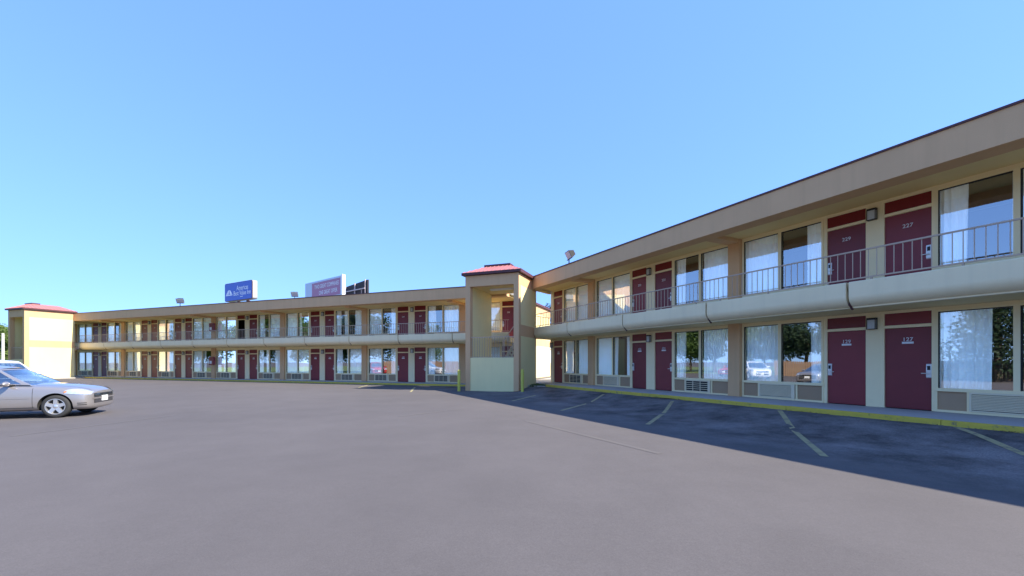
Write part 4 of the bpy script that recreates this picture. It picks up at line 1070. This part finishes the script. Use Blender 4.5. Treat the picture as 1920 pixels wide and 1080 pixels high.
T = [('leafy_tree', 'bushy green tree at the left edge behind the far stair tower', -66, 54, 5.6, 3.4, 'round', 'leaf3', 6000),
     ('leafy_tree', 'taller green tree behind the bushy one at the left edge', -76, 63, 6.6, 4.2, 'round', 'leaf3', 5000),
     ('leafy_tree', 'dark tree top showing through the gap beside the near wing', 6.3, 62, 9.6, 3.2, 'round', 'leaf2', 3500),
     ('leafy_tree', 'broad tree beyond the fence, mirrored in the third ground floor window', -43, 25, 8.5, 4.6, 'round', 'leaf1', 5000),
     ('leafy_tree', 'broad tree beyond the fence, mirrored in the window left of door 129', -40, 14.0, 8.8, 5.0, 'round', 'leaf2', 5000),
     ('leafy_tree', 'low spreading tree beyond the fence between the two broad ones', -44, 19, 6.2, 4.2, 'round', 'leaf1', 4000),
     ('leafy_tree', 'tall tree beyond the fence, mirrored in the long wing', -54, 31, 7.5, 4.4, 'round', 'leaf1', 4000),
     ('conifer', 'tall dark conifer beyond the fence, mirrored right of door 127', -24, 1.5, 9.6, 3.0, 'cone', 'leaf2', 5200),
     ('conifer', 'second dark conifer beyond the fence, nearest the camera', -27, -4.0, 10.5, 3.2, 'cone', 'leaf2', 5200),
     ('conifer', 'third dark conifer beyond the fence, farthest behind the camera', -26, -10, 9.0, 3.0, 'cone', 'leaf2', 4000),
     ('leafy_tree', 'round tree beyond the fence left of the conifers', -37, 6.5, 7.0, 4.0, 'round', 'leaf1', 4000)]
for i, (nm, lb, x, y, h, rd, kd, lf, n_) in enumerate(T): tree(nm, lb, x, y, h, rd, kd, M[lf], int(n_*2.6), seed=40+i)
M['fence'] = mat('fence_wood', (0.30, 0.19, 0.12), 0.9, var=0.25, scale=4, bump=0.3, bscale=20)
fo = tag(empty('picket_fence', (-21.5, -14.0, gz(-21.5, -14)), math.atan2(31, -10)), 'weathered wooden board fence along the left edge of the car park', 'fence')
pk = MB().add([(0,0,0),(0.19,0,0),(0.19,0.022,0),(0,0.022,0),(0,0,1.55),(0.19,0,1.55),(0.19,0.022,1.55),(0,0.022,1.55),(0.05,0,1.62),(0.14,0,1.62),(0.14,0.022,1.62),(0.05,0.022,1.62)],
      [(0,3,2,1),(0,1,5,4),(1,2,6,5),(2,3,7,6),(3,0,4,7),(4,5,9,8),(5,6,10,9),(6,7,11,10),(7,4,8,11),(8,9,10,11)]).mesh('picket', M['fence'])
for i in range(150):
    place(pk, 'picket', fo, (i*0.215, random.uniform(-.006, .006), random.uniform(-.03, .02)))
for z in (0.35, 1.25): MB().box(0, 32.3, 0.03, 0.07, z, z+0.09).build('fence_rail', M['fence'], fo)
for i in range(14): MB().box(i*2.4+.0, i*2.4+.1, 0.071, 0.17, -0.2, 1.5).build('fence_post', M['fence'], fo)
# utility pole at the left edge
M['pole'] = mat('pale_pole', (0.55, 0.53, 0.48), 0.8, var=0.12)
yp = 52.0; xp_ = (5.5-960)/800*yp
o = tag(empty('utility_pole', (xp_, yp, gz(xp_, yp))), 'pale slim pole standing before the trees at the left edge', 'pole')
MB().bar((0,0,-0.5),(0,0,4.9),0.16,10,0.13).build('shaft', M['pole'], o)
MB().lathe([(0,4.91),(0.15,4.91),(0.15,4.97),(0,5.02)],10).build('cap', M['pole'], o)
# grass beyond the car park on the left
M['lawn'] = mat('lawn', (0.13, 0.17, 0.05), 0.95, var=0.3, scale=0.6, bump=0.4, bscale=25)
q = MB(); q.add([(-120, 47, -0.16), (-44.5, 46.0, -0.16), (-43, 120, -0.1), (-120, 140, -0.1)], [(0,1,2,3)])
struct(q.build('lawn', M['lawn']))
q = MB(); q.add([(-120, -30, -0.19), (-22.2, -30, -0.19), (-22.2, -13, -0.19), (-32.6, 18, -0.19), (-38, 34, -0.19), (-120, 46.9, -0.19)], [(0,1,2,3,4,5)])
struct(q.build('lawn', M['lawn']))

# dead leaves and weeds gathered along the kerb
M['litter'] = mat('dead_leaves', (0.13, 0.085, 0.04), 0.9, var=0.4, scale=30)
lt = MB(); rg = random.Random(9)
for s0, n_, sp in ((7.0, 260, 0.75), (3.2, 60, 1.2), (11.5, 50, 1.5), (15.0, 60, 1.0)):
    for _ in range(n_):
        s_ = rg.gauss(s0, sp*0.5); y_ = -1.96 - abs(rg.gauss(0, 0.07)); p = rw(s_, y_); z = gz(p.x, p.y) + 0.006 + rg.random()*0.012; a = rg.uniform(0, 6.28); k = rg.uniform(0.012, 0.035)
        dx, dy = math.cos(a)*k, math.sin(a)*k
        lt.add([(p.x-dx, p.y-dy, z), (p.x+dy*.5, p.y-dx*.5, z+rg.random()*.012), (p.x+dx, p.y+dy, z+rg.random()*.01), (p.x-dy*.5, p.y+dx*.5, z)], [(0,1,2,3)])
o = stuff(lt.build('leaf_litter', M['litter'])); tag(o, 'brown dead leaves gathered along the yellow kerb', 'leaves')
